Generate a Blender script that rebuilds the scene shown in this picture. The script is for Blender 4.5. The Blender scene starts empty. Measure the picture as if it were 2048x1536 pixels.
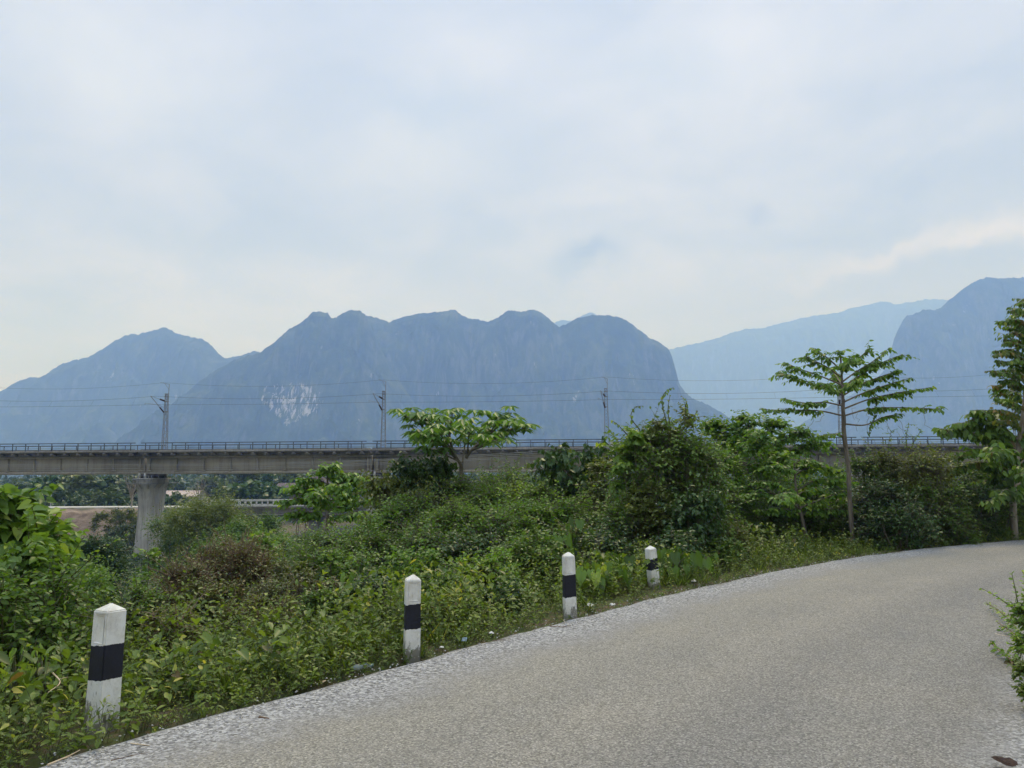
import bpy, math
import numpy as np
from mathutils import Matrix, Vector

SC = bpy.context.scene
COL = SC.collection
R = math.radians
# ------------------------------------------------------------------ camera
FPX = 1540.0
EYE = 1.6
PITCH, ROLL = R(6.58), R(-0.31)
cd = bpy.data.cameras.new('camera'); cam = bpy.data.objects.new('camera', cd); COL.objects.link(cam)
cd.sensor_width = 36; cd.lens = FPX/2048*36; cd.clip_start = 0.05; cd.clip_end = 20000
CM = Matrix.Rotation(R(90)+PITCH, 4, 'X') @ Matrix.Rotation(ROLL, 4, 'Z')
cam.matrix_world = Matrix.Translation((0, 0, EYE)) @ CM
SC.camera = cam
# ------------------------------------------------------------------ light
SUN_EL, SUN_AZ = R(56), R(8)          # azimuth measured from +Y towards +X
HAZE_DENSITY = 3.5e-4
HAZE_COLOR = (0.29, 0.48, 1.0)
w = bpy.data.worlds.new("World"); SC.world = w; w.use_nodes = True
nt = w.node_tree; nt.nodes.clear()
def N(tree, typ, **kw):
    n = tree.nodes.new(typ)
    for k, v in kw.items():
        if k == 'inp':
            for i, x in v.items(): n.inputs[i].default_value = x
        else: setattr(n, k, v)
    return n
def L(tree, a, b): tree.links.new(a, b)
def ramp(tree, fac, stops, interp='LINEAR'):
    r = tree.nodes.new('ShaderNodeValToRGB'); r.color_ramp.interpolation = interp
    e = r.color_ramp.elements
    while len(e) < len(stops): e.new(0.5)
    for i, (p, c) in enumerate(stops):
        e[i].position = p; e[i].color = (c[0], c[1], c[2], 1) if not isinstance(c, (int, float)) else (c, c, c, 1)
    if fac is not None: tree.links.new(fac, r.inputs[0])
    return r
def vmath(tree, op, a, b=None):
    n = tree.nodes.new('ShaderNodeVectorMath'); n.operation = op
    for i, x in enumerate((a, b)):
        if x is None: continue
        if isinstance(x, (tuple, list)): n.inputs[i].default_value = x
        else: tree.links.new(x, n.inputs[i])
    return n
def fmath(tree, op, a, b=None, clamp=False, c=None):
    n = tree.nodes.new('ShaderNodeMath'); n.operation = op; n.use_clamp = clamp
    for i, x in enumerate((a, b, c)):
        if x is None: continue
        if isinstance(x, (int, float)): n.inputs[i].default_value = x
        else: tree.links.new(x, n.inputs[i])
    return n.outputs[0]
def mixc(tree, fac, a, b, mode='MIX'):
    n = tree.nodes.new('ShaderNodeMix'); n.data_type = 'RGBA'; n.blend_type = mode
    for s, x in ((n.inputs[0], fac), (n.inputs[6], a), (n.inputs[7], b)):
        if isinstance(x, (int, float)): s.default_value = x
        elif isinstance(x, (tuple, list)): s.default_value = (x[0], x[1], x[2], 1)
        else: tree.links.new(x, s)
    return n.outputs[2]
sky = N(nt, 'ShaderNodeTexSky', sky_type='NISHITA', sun_disc=False, sun_elevation=SUN_EL, sun_rotation=SUN_AZ)
bgA = N(nt, 'ShaderNodeBackground'); bgA.inputs[1].default_value = 0.1; L(nt, sky.outputs[0], bgA.inputs[0])
tc = N(nt, 'ShaderNodeTexCoord')
sep = N(nt, 'ShaderNodeSeparateXYZ'); L(nt, tc.outputs['Generated'], sep.inputs[0])
zc = fmath(nt, 'MAXIMUM', sep.outputs[2], 0.0)
zd = fmath(nt, 'ADD', zc, 0.16)
cx = fmath(nt, 'DIVIDE', sep.outputs[0], zd); cy = fmath(nt, 'DIVIDE', sep.outputs[1], zd)
cmb = N(nt, 'ShaderNodeCombineXYZ'); L(nt, cx, cmb.inputs[0]); L(nt, cy, cmb.inputs[1]); L(nt, zc, cmb.inputs[2])
n1 = N(nt, 'ShaderNodeTexNoise', inp={'Scale': 0.62, 'Detail': 7.0, 'Roughness': 0.5, 'Distortion': 0.35}); L(nt, vmath(nt, 'ADD', cmb.outputs[0], (3.1, 1.2, 0)).outputs[0], n1.inputs['Vector'])
n2 = N(nt, 'ShaderNodeTexNoise', inp={'Scale': 2.6, 'Detail': 8.0, 'Roughness': 0.55, 'Distortion': 0.5}); L(nt, vmath(nt, 'ADD', cmb.outputs[0], (7.7, 4.2, 0)).outputs[0], n2.inputs['Vector'])
nm = fmath(nt, 'ADD', fmath(nt, 'MULTIPLY', n1.outputs[0], 0.55), fmath(nt, 'MULTIPLY', n2.outputs[0], 0.45))
cl = ramp(nt, nm, [(0.36, (0.43, 0.475, 0.53)), (0.46, (0.515, 0.555, 0.595)), (0.54, (0.61, 0.635, 0.66)), (0.64, (0.73, 0.74, 0.755))])
# a soft blue-violet overhead, warmer towards the horizon; extra blue brightness added overhead, out of view, to light haze and ground
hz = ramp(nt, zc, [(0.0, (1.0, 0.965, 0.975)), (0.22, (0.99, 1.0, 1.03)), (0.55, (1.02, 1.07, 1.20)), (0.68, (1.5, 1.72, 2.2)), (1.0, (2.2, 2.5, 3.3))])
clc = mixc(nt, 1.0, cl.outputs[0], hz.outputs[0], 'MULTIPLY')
def blob(px, py, sx, sy, tilt=0.0):
    """a soft patch of cloud round one direction of the sky, sizes in radians; 1 at its centre"""
    d = (CM.to_3x3() @ Vector(((px-1024)/FPX, -(py-768)/FPX, -1))).normalized()
    r = Vector((0, 0, 1)).cross(d).normalized(); u = d.cross(r)
    a = (r*math.cos(tilt)+u*math.sin(tilt))/sx; b = (u*math.cos(tilt)-r*math.sin(tilt))/sy
    dst = vmath(nt, 'ADD', vmath(nt, 'SUBTRACT', tc.outputs['Generated'], tuple(d)).outputs[0], wob.outputs[0])
    da = vmath(nt, 'DOT_PRODUCT', dst.outputs[0], tuple(a)).outputs['Value']
    db = vmath(nt, 'DOT_PRODUCT', dst.outputs[0], tuple(b)).outputs['Value']
    q = fmath(nt, 'ADD', fmath(nt, 'MULTIPLY', da, da), fmath(nt, 'MULTIPLY', db, db))
    return fmath(nt, 'POWER', 2.718, fmath(nt, 'MULTIPLY', q, -1.0))
n3 = N(nt, 'ShaderNodeTexNoise', inp={'Scale': 14.0, 'Detail': 5.0, 'Roughness': 0.6}); L(nt, tc.outputs['Generated'], n3.inputs['Vector'])
wob = vmath(nt, 'SCALE', vmath(nt, 'SUBTRACT', n3.outputs['Color'], (0.5, 0.5, 0.5)).outputs[0]); wob.inputs[3].default_value = 0.085
for (px, py, sx, sy, tl, col, k) in [
        (1185, 515, .036, .018, -.25, (.25, .30, .35), .85), (1150, 547, .034, .009, 0, (.34, .41, .48), .6), (1510, 440, .017, .012, 0, (.36, .40, .44), .6),
        (880, 220, .09, .05, .1, (.47, .56, .70), .75), (1330, 140, .07, .035, 0, (.60, .68, .80), .5),
        (830, 315, .10, .040, -.15, (.72, .76, .81), .75), (200, 130, .13, .06, .2, (.77, .82, .90), .8), (940, 110, .07, .04, 0, (.76, .79, .86), .5),
        (1500, 60, .05, .03, 0, (.80, .83, .91), .6), (1630, 110, .06, .03, 0, (.76, .80, .88), .5),
        (1930, 490, .10, .014, -.25, (.92, .90, .88), .9), (1750, 520, .12, .012, -.22, (.80, .79, .78), .8),
        (1880, 535, .15, .014, -.15, (.40, .45, .50), .8), (1620, 585, .13, .012, -.12, (.50, .54, .58), .75), (1400, 615, .08, .012, -.1, (.50, .54, .58), .65),
        (1300, 600, .12, .05, 0, (.68, .70, .72), .45), (950, 600, .10, .03, 0, (.70, .71, .74), .4)]:
    clc = mixc(nt, fmath(nt, 'MULTIPLY', blob(px, py, sx, sy, tl), k), clc, col)
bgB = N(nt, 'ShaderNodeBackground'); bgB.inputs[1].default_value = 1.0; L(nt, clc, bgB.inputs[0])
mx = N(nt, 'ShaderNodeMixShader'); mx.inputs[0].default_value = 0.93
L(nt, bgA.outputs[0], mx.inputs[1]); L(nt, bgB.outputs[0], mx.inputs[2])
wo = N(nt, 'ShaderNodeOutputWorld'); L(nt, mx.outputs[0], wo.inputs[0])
sd = bpy.data.lights.new('sun', 'SUN'); sd.energy = 1.8; sd.angle = R(18); sd.color = (1.0, 0.92, 0.79)
sun = bpy.data.objects.new('sun', sd); COL.objects.link(sun)
sdir = Vector((math.sin(SUN_AZ)*math.cos(SUN_EL), math.cos(SUN_AZ)*math.cos(SUN_EL), math.sin(SUN_EL)))
sun.rotation_euler = (-sdir).to_track_quat('-Z', 'Y').to_euler(); sun.location = (0, -5, 30)
SC.view_settings.view_transform = 'Standard'; SC.view_settings.look = 'None'
SC.view_settings.exposure = 0.11; SC.view_settings.gamma = 1.0
SC.render.engine = 'CYCLES'
cy_ = SC.cycles
cy_.max_bounces = 6; cy_.diffuse_bounces = 3; cy_.glossy_bounces = 2; cy_.transmission_bounces = 4; cy_.volume_bounces = 3
cy_.use_denoising = True
cy_.caustics_reflective = False; cy_.caustics_refractive = False

# ------------------------------------------------------------------ helpers: projection, noise, meshes
M3 = np.array(CM.to_3x3())
def ray(px, py): return M3 @ np.array(((px-1024)/FPX, -(py-768)/FPX, -1.0))
def at(px, py, depth):
    d = ray(px, py); return np.array((0, 0, EYE)) + d*(depth/d[1])
def onz(px, py, z=0.0):
    d = ray(px, py); return np.array((0, 0, EYE)) + d*((z-EYE)/d[2])
def project(P):
    q = (np.atleast_2d(P)-np.array((0, 0, EYE))) @ M3
    return 1024-q[:, 0]/q[:, 2]*FPX, 768+q[:, 1]/q[:, 2]*FPX, -q[:, 2]
rs = np.random.default_rng(11)
TAB = np.random.default_rng(5).random((256, 256))
def vnoise(x, y, seed=0):
    x = np.asarray(x, float)+seed*17.31; y = np.asarray(y, float)+seed*9.77
    i = np.floor(x).astype(int); j = np.floor(y).astype(int); u = x-i; v = y-j
    u = u*u*(3-2*u); v = v*v*(3-2*v)
    a = TAB[i % 256, j % 256]; b = TAB[(i+1) % 256, j % 256]; c = TAB[i % 256, (j+1) % 256]; d = TAB[(i+1) % 256, (j+1) % 256]
    return (a*(1-u)+b*u)*(1-v)+(c*(1-u)+d*u)*v
def fbm(x, y, seed=0, octs=4):
    s = 0; a = 0.5; x = np.asarray(x, float); y = np.asarray(y, float)
    for k in range(octs): s = s+a*(vnoise(x*2**k, y*2**k, seed+k)-0.5); a *= 0.5
    return s*2
def sstep(x, a, b):
    t = np.clip((x-a)/(b-a), 0, 1); return t*t*(3-2*t)

class MB:
    """collects faces with numpy; builds ONE mesh object"""
    def __init__(s): s.v = []; s.f = []; s.t = []; s.n = 0
    def add(s, v, f, tone=0.5):
        v = np.asarray(v, float).reshape(-1, 3); f = np.asarray(f, int)
        if len(f) == 0: return
        s.v.append(v); s.f.append(f+s.n); s.n += len(v)
        s.t.append(np.broadcast_to(np.asarray(tone, float), (len(f),)).copy())
    def box(s, c, h, rot=None, tone=0.5):
        q = np.array([(x, y, z) for x in (-1, 1) for y in (-1, 1) for z in (-1, 1)], float)*np.asarray(h, float)
        if rot is not None: q = q @ np.asarray(rot, float).T
        s.add(q+np.asarray(c, float), [(0, 1, 3, 2), (4, 6, 7, 5), (0, 4, 5, 1), (2, 3, 7, 6), (0, 2, 6, 4), (1, 5, 7, 3)], tone)
    def bar(s, a, b, r, sides=4, r2=None, tone=0.5): s.tube([a, b], [r, r if r2 is None else r2], sides, tone)
    def tube(s, pts, rad, sides=5, tone=0.5, cap=True):
        p = np.asarray(pts, float); n = len(p); rad = np.broadcast_to(np.asarray(rad, float), (n,))
        t = np.gradient(p, axis=0); t /= np.linalg.norm(t, axis=1)[:, None]+1e-9
        ref = np.array((0, 0, 1.0)) if abs(t[:, 2]).mean() < 0.8 else np.array((1.0, 0, 0))
        a = np.cross(t, ref); a /= np.linalg.norm(a, axis=1)[:, None]+1e-9; b = np.cross(t, a)
        ang = np.arange(sides)*2*math.pi/sides+math.pi/4
        v = p[:, None]+rad[:, None, None]*(np.cos(ang)[None, :, None]*a[:, None]+np.sin(ang)[None, :, None]*b[:, None])
        i = np.arange(n-1)[:, None]*sides; k = np.arange(sides)[None]; k2 = (k+1) % sides
        f = np.stack([i+k, i+k2, i+sides+k2, i+sides+k], -1).reshape(-1, 4)
        s.add(v.reshape(-1, 3), f, tone)
        if cap:
            s.add(v[-1], [list(range(sides))], tone); s.add(v[0], [list(range(sides))[::-1]], tone)
    def sticks(s, a, b, ra, rb, tone=0.5):
        a = np.asarray(a, float); b = np.asarray(b, float); n = len(a)
        if n == 0: return
        t = b-a; t /= np.linalg.norm(t, axis=1)[:, None]+1e-9
        u = np.cross(t, (0.31, 0.2, 0.93)); u /= np.linalg.norm(u, axis=1)[:, None]+1e-9; w_ = np.cross(t, u)
        ra = np.broadcast_to(ra, (n,)); rb = np.broadcast_to(rb, (n,)); v = []
        for (p, r) in ((a, ra), (b, rb)):
            for k in range(3):
                v.append(p+r[:, None]*(math.cos(k*2.094)*u+math.sin(k*2.094)*w_))
        v = np.stack(v, 1)
        f = np.array([(0, 1, 4, 3), (1, 2, 5, 4), (2, 0, 3, 5)])
        s.add(v.reshape(-1, 3), (np.arange(n)[:, None, None]*6+f[None]).reshape(-1, 4), tone)
    def leaves(s, tpl, P, A, size, up=None, jit=0.5, tone=None, width=1.0, g=None):
        tv, tf = tpl; g = g or rs; n = len(P)
        if n == 0: return
        A = A/(np.linalg.norm(A, axis=1)[:, None]+1e-9)
        U = np.zeros((n, 3)); U[:, 2] = 1
        if up is not None: U = U*0+up
        U = U+g.normal(0, jit, (n, 3))
        S = np.cross(A, U); S /= np.linalg.norm(S, axis=1)[:, None]+1e-9
        Nn = np.cross(S, A); size = np.broadcast_to(size, (n,))
        v = P[:, None]+size[:, None, None]*(tv[None, :, 0:1]*A[:, None]+tv[None, :, 1:2]*width*S[:, None]+tv[None, :, 2:3]*Nn[:, None])
        f = (np.arange(n)[:, None, None]*len(tv)+tf[None]).reshape(-1, tf.shape[1])
        tone = g.random(n) if tone is None else np.broadcast_to(tone, (n,))
        s.add(v.reshape(-1, 3), f, np.repeat(tone, len(tf)))
    def build(s, name, m, parent=None, smooth=False, at_=(0, 0, 0)):
        me = bpy.data.meshes.new(name)
        V = np.concatenate(s.v)-np.asarray(at_, float); me.vertices.add(len(V)); me.vertices.foreach_set('co', V.astype(np.float32).ravel())
        loops = np.concatenate([f.ravel() for f in s.f]); sizes = np.concatenate([np.full(len(f), f.shape[1]) for f in s.f])
        me.loops.add(len(loops)); me.loops.foreach_set('vertex_index', loops.astype(np.int32))
        st = np.concatenate([[0], np.cumsum(sizes)[:-1]])
        me.polygons.add(len(sizes)); me.polygons.foreach_set('loop_start', st.astype(np.int32))
        if smooth: me.polygons.foreach_set('use_smooth', np.ones(len(sizes), bool))
        me.update(calc_edges=True)
        a = me.attributes.new('tone', 'FLOAT', 'FACE'); a.data.foreach_set('value', np.concatenate(s.t).astype(np.float32))
        me.materials.append(m)
        o = bpy.data.objects.new(name, me); COL.objects.link(o)
        if parent is not None: o.parent = parent
        o.location = at_
        return o
def thing(name, loc=(0, 0, 0), rz=0.0):
    o = bpy.data.objects.new(name, None); COL.objects.link(o); o.location = loc; o.rotation_euler = (0, 0, rz); o.empty_display_size = 0.3
    return o
def tag(o, label=None, cat=None, group=None, kind=None):
    if label: o['label'] = label
    if cat: o['category'] = cat
    if group: o['group'] = group
    if kind: o['kind'] = kind
    return o
def copy_thing(o, loc=None, rz=None):
    r = o.copy(); COL.objects.link(r)
    if loc is not None: r.location = loc
    if rz is not None: r.rotation_euler = (0, 0, rz)
    for ch in list(o.children):
        c = ch.copy(); COL.objects.link(c); c.parent = r
        for g2 in list(ch.children):
            d = g2.copy(); COL.objects.link(d); d.parent = c
    return r

# ------------------------------------------------------------------ materials
def newmat(name):
    m = bpy.data.materials.new(name); m.use_nodes = True; t = m.node_tree; t.nodes.clear()
    o = N(t, 'ShaderNodeOutputMaterial'); return m, t, o
def leafmat(name, stops, trans=0.40, rough=0.42, spec=0.4, tint=(1.3, 1.35, 0.5)):
    gk = (1.42, 1.38, 1.06) if 'far' not in name else (1.25, 1.2, .95)
    stops = [(p, tuple(min(.6, c[k]*gk[k]) for k in range(3))) for p, c in stops]
    m, t, o = newmat(name)
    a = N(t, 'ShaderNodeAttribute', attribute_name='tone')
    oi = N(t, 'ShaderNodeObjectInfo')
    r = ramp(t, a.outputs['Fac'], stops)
    b = N(t, 'ShaderNodeBsdfPrincipled'); b.inputs['Roughness'].default_value = rough; b.inputs['Specular IOR Level'].default_value = spec
    c = mixc(t, 1.0, r.outputs[0], ramp(t, oi.outputs['Random'], [(0, (.86, .9, .9)), (1, (1.12, 1.1, 1.0))]).outputs[0], 'MULTIPLY')
    L(t, c, b.inputs['Base Color'])
    tr = N(t, 'ShaderNodeBsdfTranslucent'); L(t, mixc(t, 1.0, c, tint, 'MULTIPLY'), tr.inputs[0])
    x = N(t, 'ShaderNodeMixShader'); x.inputs[0].default_value = trans
    L(t, b.outputs[0], x.inputs[1]); L(t, tr.outputs[0], x.inputs[2]); L(t, x.outputs[0], o.inputs[0]); return m
LM = {}
LM['weed'] = leafmat('weed_leaf', [(0, (.13, .085, .045)), (.10, (.075, .075, .028)), (.2, (.045, .07, .018)), (.45, (.072, .115, .028)), (.72, (.115, .17, .042)), (.93, (.18, .235, .06)), (1, (.32, .30, .09))])
LM['green'] = leafmat('shrub_leaf', [(0, (.09, .07, .03)), (.05, (.035, .065, .018)), (.4, (.06, .115, .026)), (.8, (.10, .175, .04)), (1, (.19, .24, .06))])
LM['bright'] = leafmat('bright_leaf', [(0, (.045, .085, .02)), (.4, (.08, .16, .03)), (.8, (.13, .23, .045)), (1, (.24, .31, .06))])
LM['dark'] = leafmat('dark_leaf', [(0, (.05, .045, .025)), (.08, (.018, .042, .014)), (.5, (.03, .07, .022)), (.9, (.055, .105, .03)), (1, (.11, .14, .04))], trans=.22)
LM['olive'] = leafmat('olive_leaf', [(0, (.11, .07, .03)), (.1, (.055, .07, .022)), (.5, (.085, .115, .034)), (.9, (.13, .16, .05)), (1, (.22, .17, .05))])
LM['dry'] = leafmat('dry_leaf', [(0, (.09, .05, .028)), (.25, (.115, .075, .035)), (.42, (.07, .085, .027)), (.9, (.11, .14, .04)), (1, (.24, .19, .09))], trans=.25)
LM['vine'] = leafmat('vine_leaf', [(0, (.05, .08, .025)), (.4, (.095, .17, .045)), (.8, (.15, .24, .06)), (1, (.30, .36, .08))], trans=.4)
LM['umbrella'] = leafmat('umbrella_leaf', [(0, (.06, .12, .035)), (.6, (.10, .19, .055)), (1, (.17, .27, .07))], trans=.4)
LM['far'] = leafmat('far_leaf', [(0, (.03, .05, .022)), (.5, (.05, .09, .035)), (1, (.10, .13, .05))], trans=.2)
LM['farpale'] = leafmat('far_pale_leaf', [(0, (.05, .07, .03)), (.5, (.085, .12, .045)), (1, (.14, .17, .07))], trans=.2)
LM['red'] = leafmat('russet_leaf', [(0, (.05, .08, .025)), (.5, (.09, .13, .035)), (.8, (.16, .12, .04)), (1, (.28, .15, .05))])
def noisemat(name, c1, c2, scale=4.0, rough=0.85, bump=0.0, detail=6, stretch=(1, 1, 1), c3=None, spec=0.3, lo=.35, hi=.65, bscale=None):
    m, t, o = newmat(name)
    tc_ = N(t, 'ShaderNodeTexCoord'); mp = N(t, 'ShaderNodeMapping'); mp.inputs['Scale'].default_value = stretch; L(t, tc_.outputs['Object'], mp.inputs[0])
    nz = N(t, 'ShaderNodeTexNoise', inp={'Scale': scale, 'Detail': float(detail), 'Roughness': .62}); L(t, mp.outputs[0], nz.inputs['Vector'])
    st = [(lo, c1), (hi, c2)] + ([(min(hi+.12, 1), c3)] if c3 else [])
    r = ramp(t, nz.outputs[0], st)
    b = N(t, 'ShaderNodeBsdfPrincipled'); b.inputs['Roughness'].default_value = rough; b.inputs['Specular IOR Level'].default_value = spec
    L(t, r.outputs[0], b.inputs['Base Color'])
    if bump:
        n2_ = N(t, 'ShaderNodeTexNoise', inp={'Scale': bscale or scale*4, 'Detail': 5.0}); L(t, mp.outputs[0], n2_.inputs['Vector'])
        bp = N(t, 'ShaderNodeBump', inp={'Strength': bump, 'Distance': 0.05}); L(t, n2_.outputs[0], bp.inputs['Height']); L(t, bp.outputs[0], b.inputs['Normal'])
    L(t, b.outputs[0], o.inputs[0]); return m
BARK = noisemat('bark', (.10, .085, .065), (.22, .19, .15), 6, .9, .4, stretch=(3, 3, .6))
PALEBARK = noisemat('pale_bark', (.20, .17, .13), (.36, .32, .26), 5, .9, .4, stretch=(3, 3, .6))
STEM = noisemat('green_stem', (.07, .09, .035), (.13, .12, .06), 9, .8)
DRYSTEM = noisemat('dry_stem', (.13, .09, .06), (.26, .19, .13), 9, .9)
METAL = noisemat('grey_metal', (.17, .18, .19), (.26, .27, .28), 3, .5, spec=.5)
RAILM = noisemat('dark_railing_paint', (.035, .05, .065), (.07, .09, .11), 2, .55, spec=.5)
WIREM = noisemat('wire_metal', (.05, .055, .06), (.08, .08, .09), 2, .5)
CABLEM = noisemat('pale_cable_metal', (.34, .34, .33), (.44, .44, .42), 2, .5)
CERAM = noisemat('dark_insulator', (.035, .02, .02), (.06, .035, .03), 5, .3)
WHITEC = noisemat('white_painted_concrete', (.44, .44, .42), (.62, .62, .59), 1.5, .8, c3=(.30, .29, .26))

def concrete(name, c_lo, c_hi, streak=0.6):
    m, t, o = newmat(name)
    tc_ = N(t, 'ShaderNodeTexCoord')
    mp = N(t, 'ShaderNodeMapping'); mp.inputs['Scale'].default_value = (1.6, 1.6, .10); L(t, tc_.outputs['Object'], mp.inputs[0])
    s1 = N(t, 'ShaderNodeTexNoise', inp={'Scale': 1.6, 'Detail': 6.0, 'Roughness': .65}); L(t, mp.outputs[0], s1.inputs['Vector'])
    s2 = N(t, 'ShaderNodeTexNoise', inp={'Scale': .35, 'Detail': 7.0, 'Roughness': .6}); L(t, tc_.outputs['Object'], s2.inputs['Vector'])
    base = ramp(t, s2.outputs[0], [(.32, c_lo), (.66, c_hi)])
    st = ramp(t, s1.outputs[0], [(.42, (1, 1, 1)), (.60, (.72, .71, .69)), (.74, (.42, .41, .40))])
    c = mixc(t, streak, base.outputs[0], mixc(t, 1.0, base.outputs[0], st.outputs[0], 'MULTIPLY'))
    b = N(t, 'ShaderNodeBsdfPrincipled'); b.inputs['Roughness'].default_value = .9; b.inputs['Specular IOR Level'].default_value = .2
    L(t, c, b.inputs['Base Color'])
    s3 = N(t, 'ShaderNodeTexNoise', inp={'Scale': 9.0, 'Detail': 6.0}); L(t, tc_.outputs['Object'], s3.inputs['Vector'])
    bp = N(t, 'ShaderNodeBump', inp={'Strength': .3, 'Distance': .03}); L(t, s3.outputs[0], bp.inputs['Height']); L(t, bp.outputs[0], b.inputs['Normal'])
    L(t, b.outputs[0], o.inputs[0]); return m
GIRDERM = concrete('girder_concrete', (.32, .295, .25), (.43, .40, .34), .55)
PIERM = concrete('pier_concrete', (.36, .35, .325), (.50, .485, .45), .9)
SLABM = concrete('slab_concrete', (.16, .15, .14), (.30, .285, .26), .8)
LOWBR = concrete('low_bridge_concrete', (.17, .165, .15), (.26, .25, .225), .7)

# ------------------------------------------------------------------ road line (left edge), terrain
edge_px = [(200, 1497), (300, 1465), (400, 1435), (512, 1402), (587, 1377), (637, 1367), (697, 1350), (772, 1335), (812, 1317), (887, 1300), (962, 1277), (1024, 1262),
           (1099, 1245), (1174, 1225), (1249, 1207), (1324, 1190), (1399, 1175), (1474, 1157), (1536, 1147), (1665, 1117), (1794, 1101), (1923, 1088), (2048, 1079)]
ep = np.array([onz(*p)[:2] for p in edge_px])
tpar = np.concatenate([[0], np.cumsum(np.linalg.norm(np.diff(ep, axis=0), axis=1))])
cxp = np.polyfit(tpar, ep[:, 0], 3); cyp = np.polyfit(tpar, ep[:, 1], 3)
tt = np.linspace(0, tpar[-1], 70)
mid = np.stack([np.polyval(cxp, tt), np.polyval(cyp, tt)], 1)
def extend(p, d, curv, n, step):
    out = []; a = math.atan2(d[1], d[0]); q = p.copy()
    for _ in range(n):
        q = q+step*np.array((math.cos(a), math.sin(a))); a += curv*step; out.append(q.copy())
    return out
back = extend(mid[0], mid[0]-mid[1], -0.012, 40, 0.6) + []
back += extend(back[-1], back[-1]-back[-2], 0.0, 20, 20.0)
fwd = extend(mid[-1], mid[-1]-mid[-2], -0.012, 50, 0.7)
fwd += extend(fwd[-1], fwd[-1]-fwd[-2], 0.0, 20, 20.0)
EDGE = np.array(back[::-1]+list(mid)+fwd)
EA, EB = EDGE[:-1], EDGE[1:]
def sdist(x, y):
    x = np.asarray(x, float).ravel(); y = np.asarray(y, float).ravel(); out = np.empty(len(x))
    for c in range(0, len(x), 20000):
        P = np.stack([x[c:c+20000], y[c:c+20000]], 1)[:, None]
        AB = (EB-EA)[None]; AP = P-EA[None]
        t = np.clip((AP*AB).sum(-1)/((AB**2).sum(-1)), 0, 1)
        dv = AP-AB*t[..., None]; d2 = (dv**2).sum(-1); k = d2.argmin(1); r = np.arange(len(k))
        cr = AB[0, k, 0]*AP[r, k, 1]-AB[0, k, 1]*AP[r, k, 0]
        out[c:c+20000] = np.sqrt(d2[r, k])*np.sign(cr)
    return out
ROADW = 4.5
RIVER = np.array([(60, 420), (0, 300), (-26, 230), (-38, 180), (-33, 150), (-10, 122), (30, 100), (90, 85), (200, 70)], float)
def ldist(x, y, pl):
    P = np.stack([x, y], 1)[:, None]; A = pl[:-1][None]; AB = (pl[1:]-pl[:-1])[None]; AP = P-A
    t = np.clip((AP*AB).sum(-1)/((AB**2).sum(-1)), 0, 1)
    return np.sqrt(((AP-AB*t[..., None])**2).sum(-1)).min(1)
R2Y, R2Z = 151.0, -4.5
def terr(x, y, full=False):
    x = np.asarray(x, float).ravel(); y = np.asarray(y, float).ravel(); s = sdist(x, y)
    z = np.interp(s, [-400, -40, -6.5, -ROADW-.1, 0, .5, 2, 5, 12, 28, 55, 5000], [2.5, 1.2, .12, -.03, -.03, -.05, -.28, -1.15, -3.3, -7.2, -10.3, -10.6])
    z = z+fbm(x*.35, y*.35, 1)*.35*sstep(s, .8, 6)+fbm(x*.05, y*.05, 3)*1.2*sstep(s, 15, 60)
    z = z+fbm(x*.6, y*.6, 2)*.10*sstep(-s, ROADW+.3, ROADW+4)
    far = np.hypot(x, y)
    soil = np.zeros(len(x))
    sel = (far < 420) & (y > 40)
    if sel.any():
        xs, ys, zs = x[sel], y[sel], z[sel]; so = np.zeros(len(xs))
        # embankment of the far road, with the gap the low bridge spans
        e = np.maximum(abs(ys-R2Y)-3.2, 0); gap = np.maximum(0, np.minimum(xs+57.5, 8-xs))
        ze = R2Z-.12-(e*.55)-gap*.8
        zs = np.maximum(zs, ze); 
        # bare earth apron and bank before the far road
        ex = np.maximum(np.maximum(-100-xs, xs+70), 0); ey = np.maximum(np.maximum(141-ys, ys-152), 0)
        q = np.hypot(ex, ey); za = -4.95-.62*q+fbm(xs*.4, ys*.4, 8)*.6
        so = np.where((za > zs-.3) & (q < 12), 1.0, so); zs = np.maximum(zs, za)
        d = ldist(xs, ys, RIVER)
        zr = -12.8+np.maximum(d-8, 0)*.45
        so = np.maximum(so, .5*(1-sstep(d, 12, 26))*(ys > 95)); zs = np.minimum(zs, np.where(d < 22, zr, zs))
        z[sel] = zs; soil[sel] = so
    return (z, s, soil) if full else z
# terrain sheet: polar grid round the camera out to the foot of the mountains
rings = np.concatenate([np.arange(.4, 30, .35), np.arange(30, 90, 1.0), np.arange(90, 260, 1.6), np.geomspace(262, 8600, 52)])
angs = np.concatenate([np.linspace(-46, 46, 330), np.linspace(48, 312, 88)])
aa, rr = np.meshgrid(np.radians(angs), rings)
gx, gy = (rr*np.sin(aa)).ravel(), (rr*np.cos(aa)).ravel()
gz, gs, gsoil = terr(gx, gy, True)
gz = gz-np.where((gs < .15) & (gs > -ROADW-.15), .06, 0)
nr, na = len(rings), len(angs)
i, k = np.meshgrid(np.arange(nr-1), np.arange(na), indexing='ij'); k2 = (k+1) % na
g = MB(); g.add(np.stack([gx, gy, gz], 1), np.stack([i*na+k, i*na+k2, (i+1)*na+k2, (i+1)*na+k], -1).reshape(-1, 4)[:, ::-1])
g.add([(gx[q], gy[q], gz[q]) for q in range(na)]+[(0, 0, 0.0-.09)], [(q, (q+1) % na, na) for q in range(na)])
m, t, o = newmat('ground_soil')
tc_ = N(t, 'ShaderNodeTexCoord'); at1 = N(t, 'ShaderNodeAttribute', attribute_name='soil')
na1 = N(t, 'ShaderNodeTexNoise', inp={'Scale': .12, 'Detail': 8.0, 'Roughness': .7}); L(t, tc_.outputs['Object'], na1.inputs['Vector'])
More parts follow.
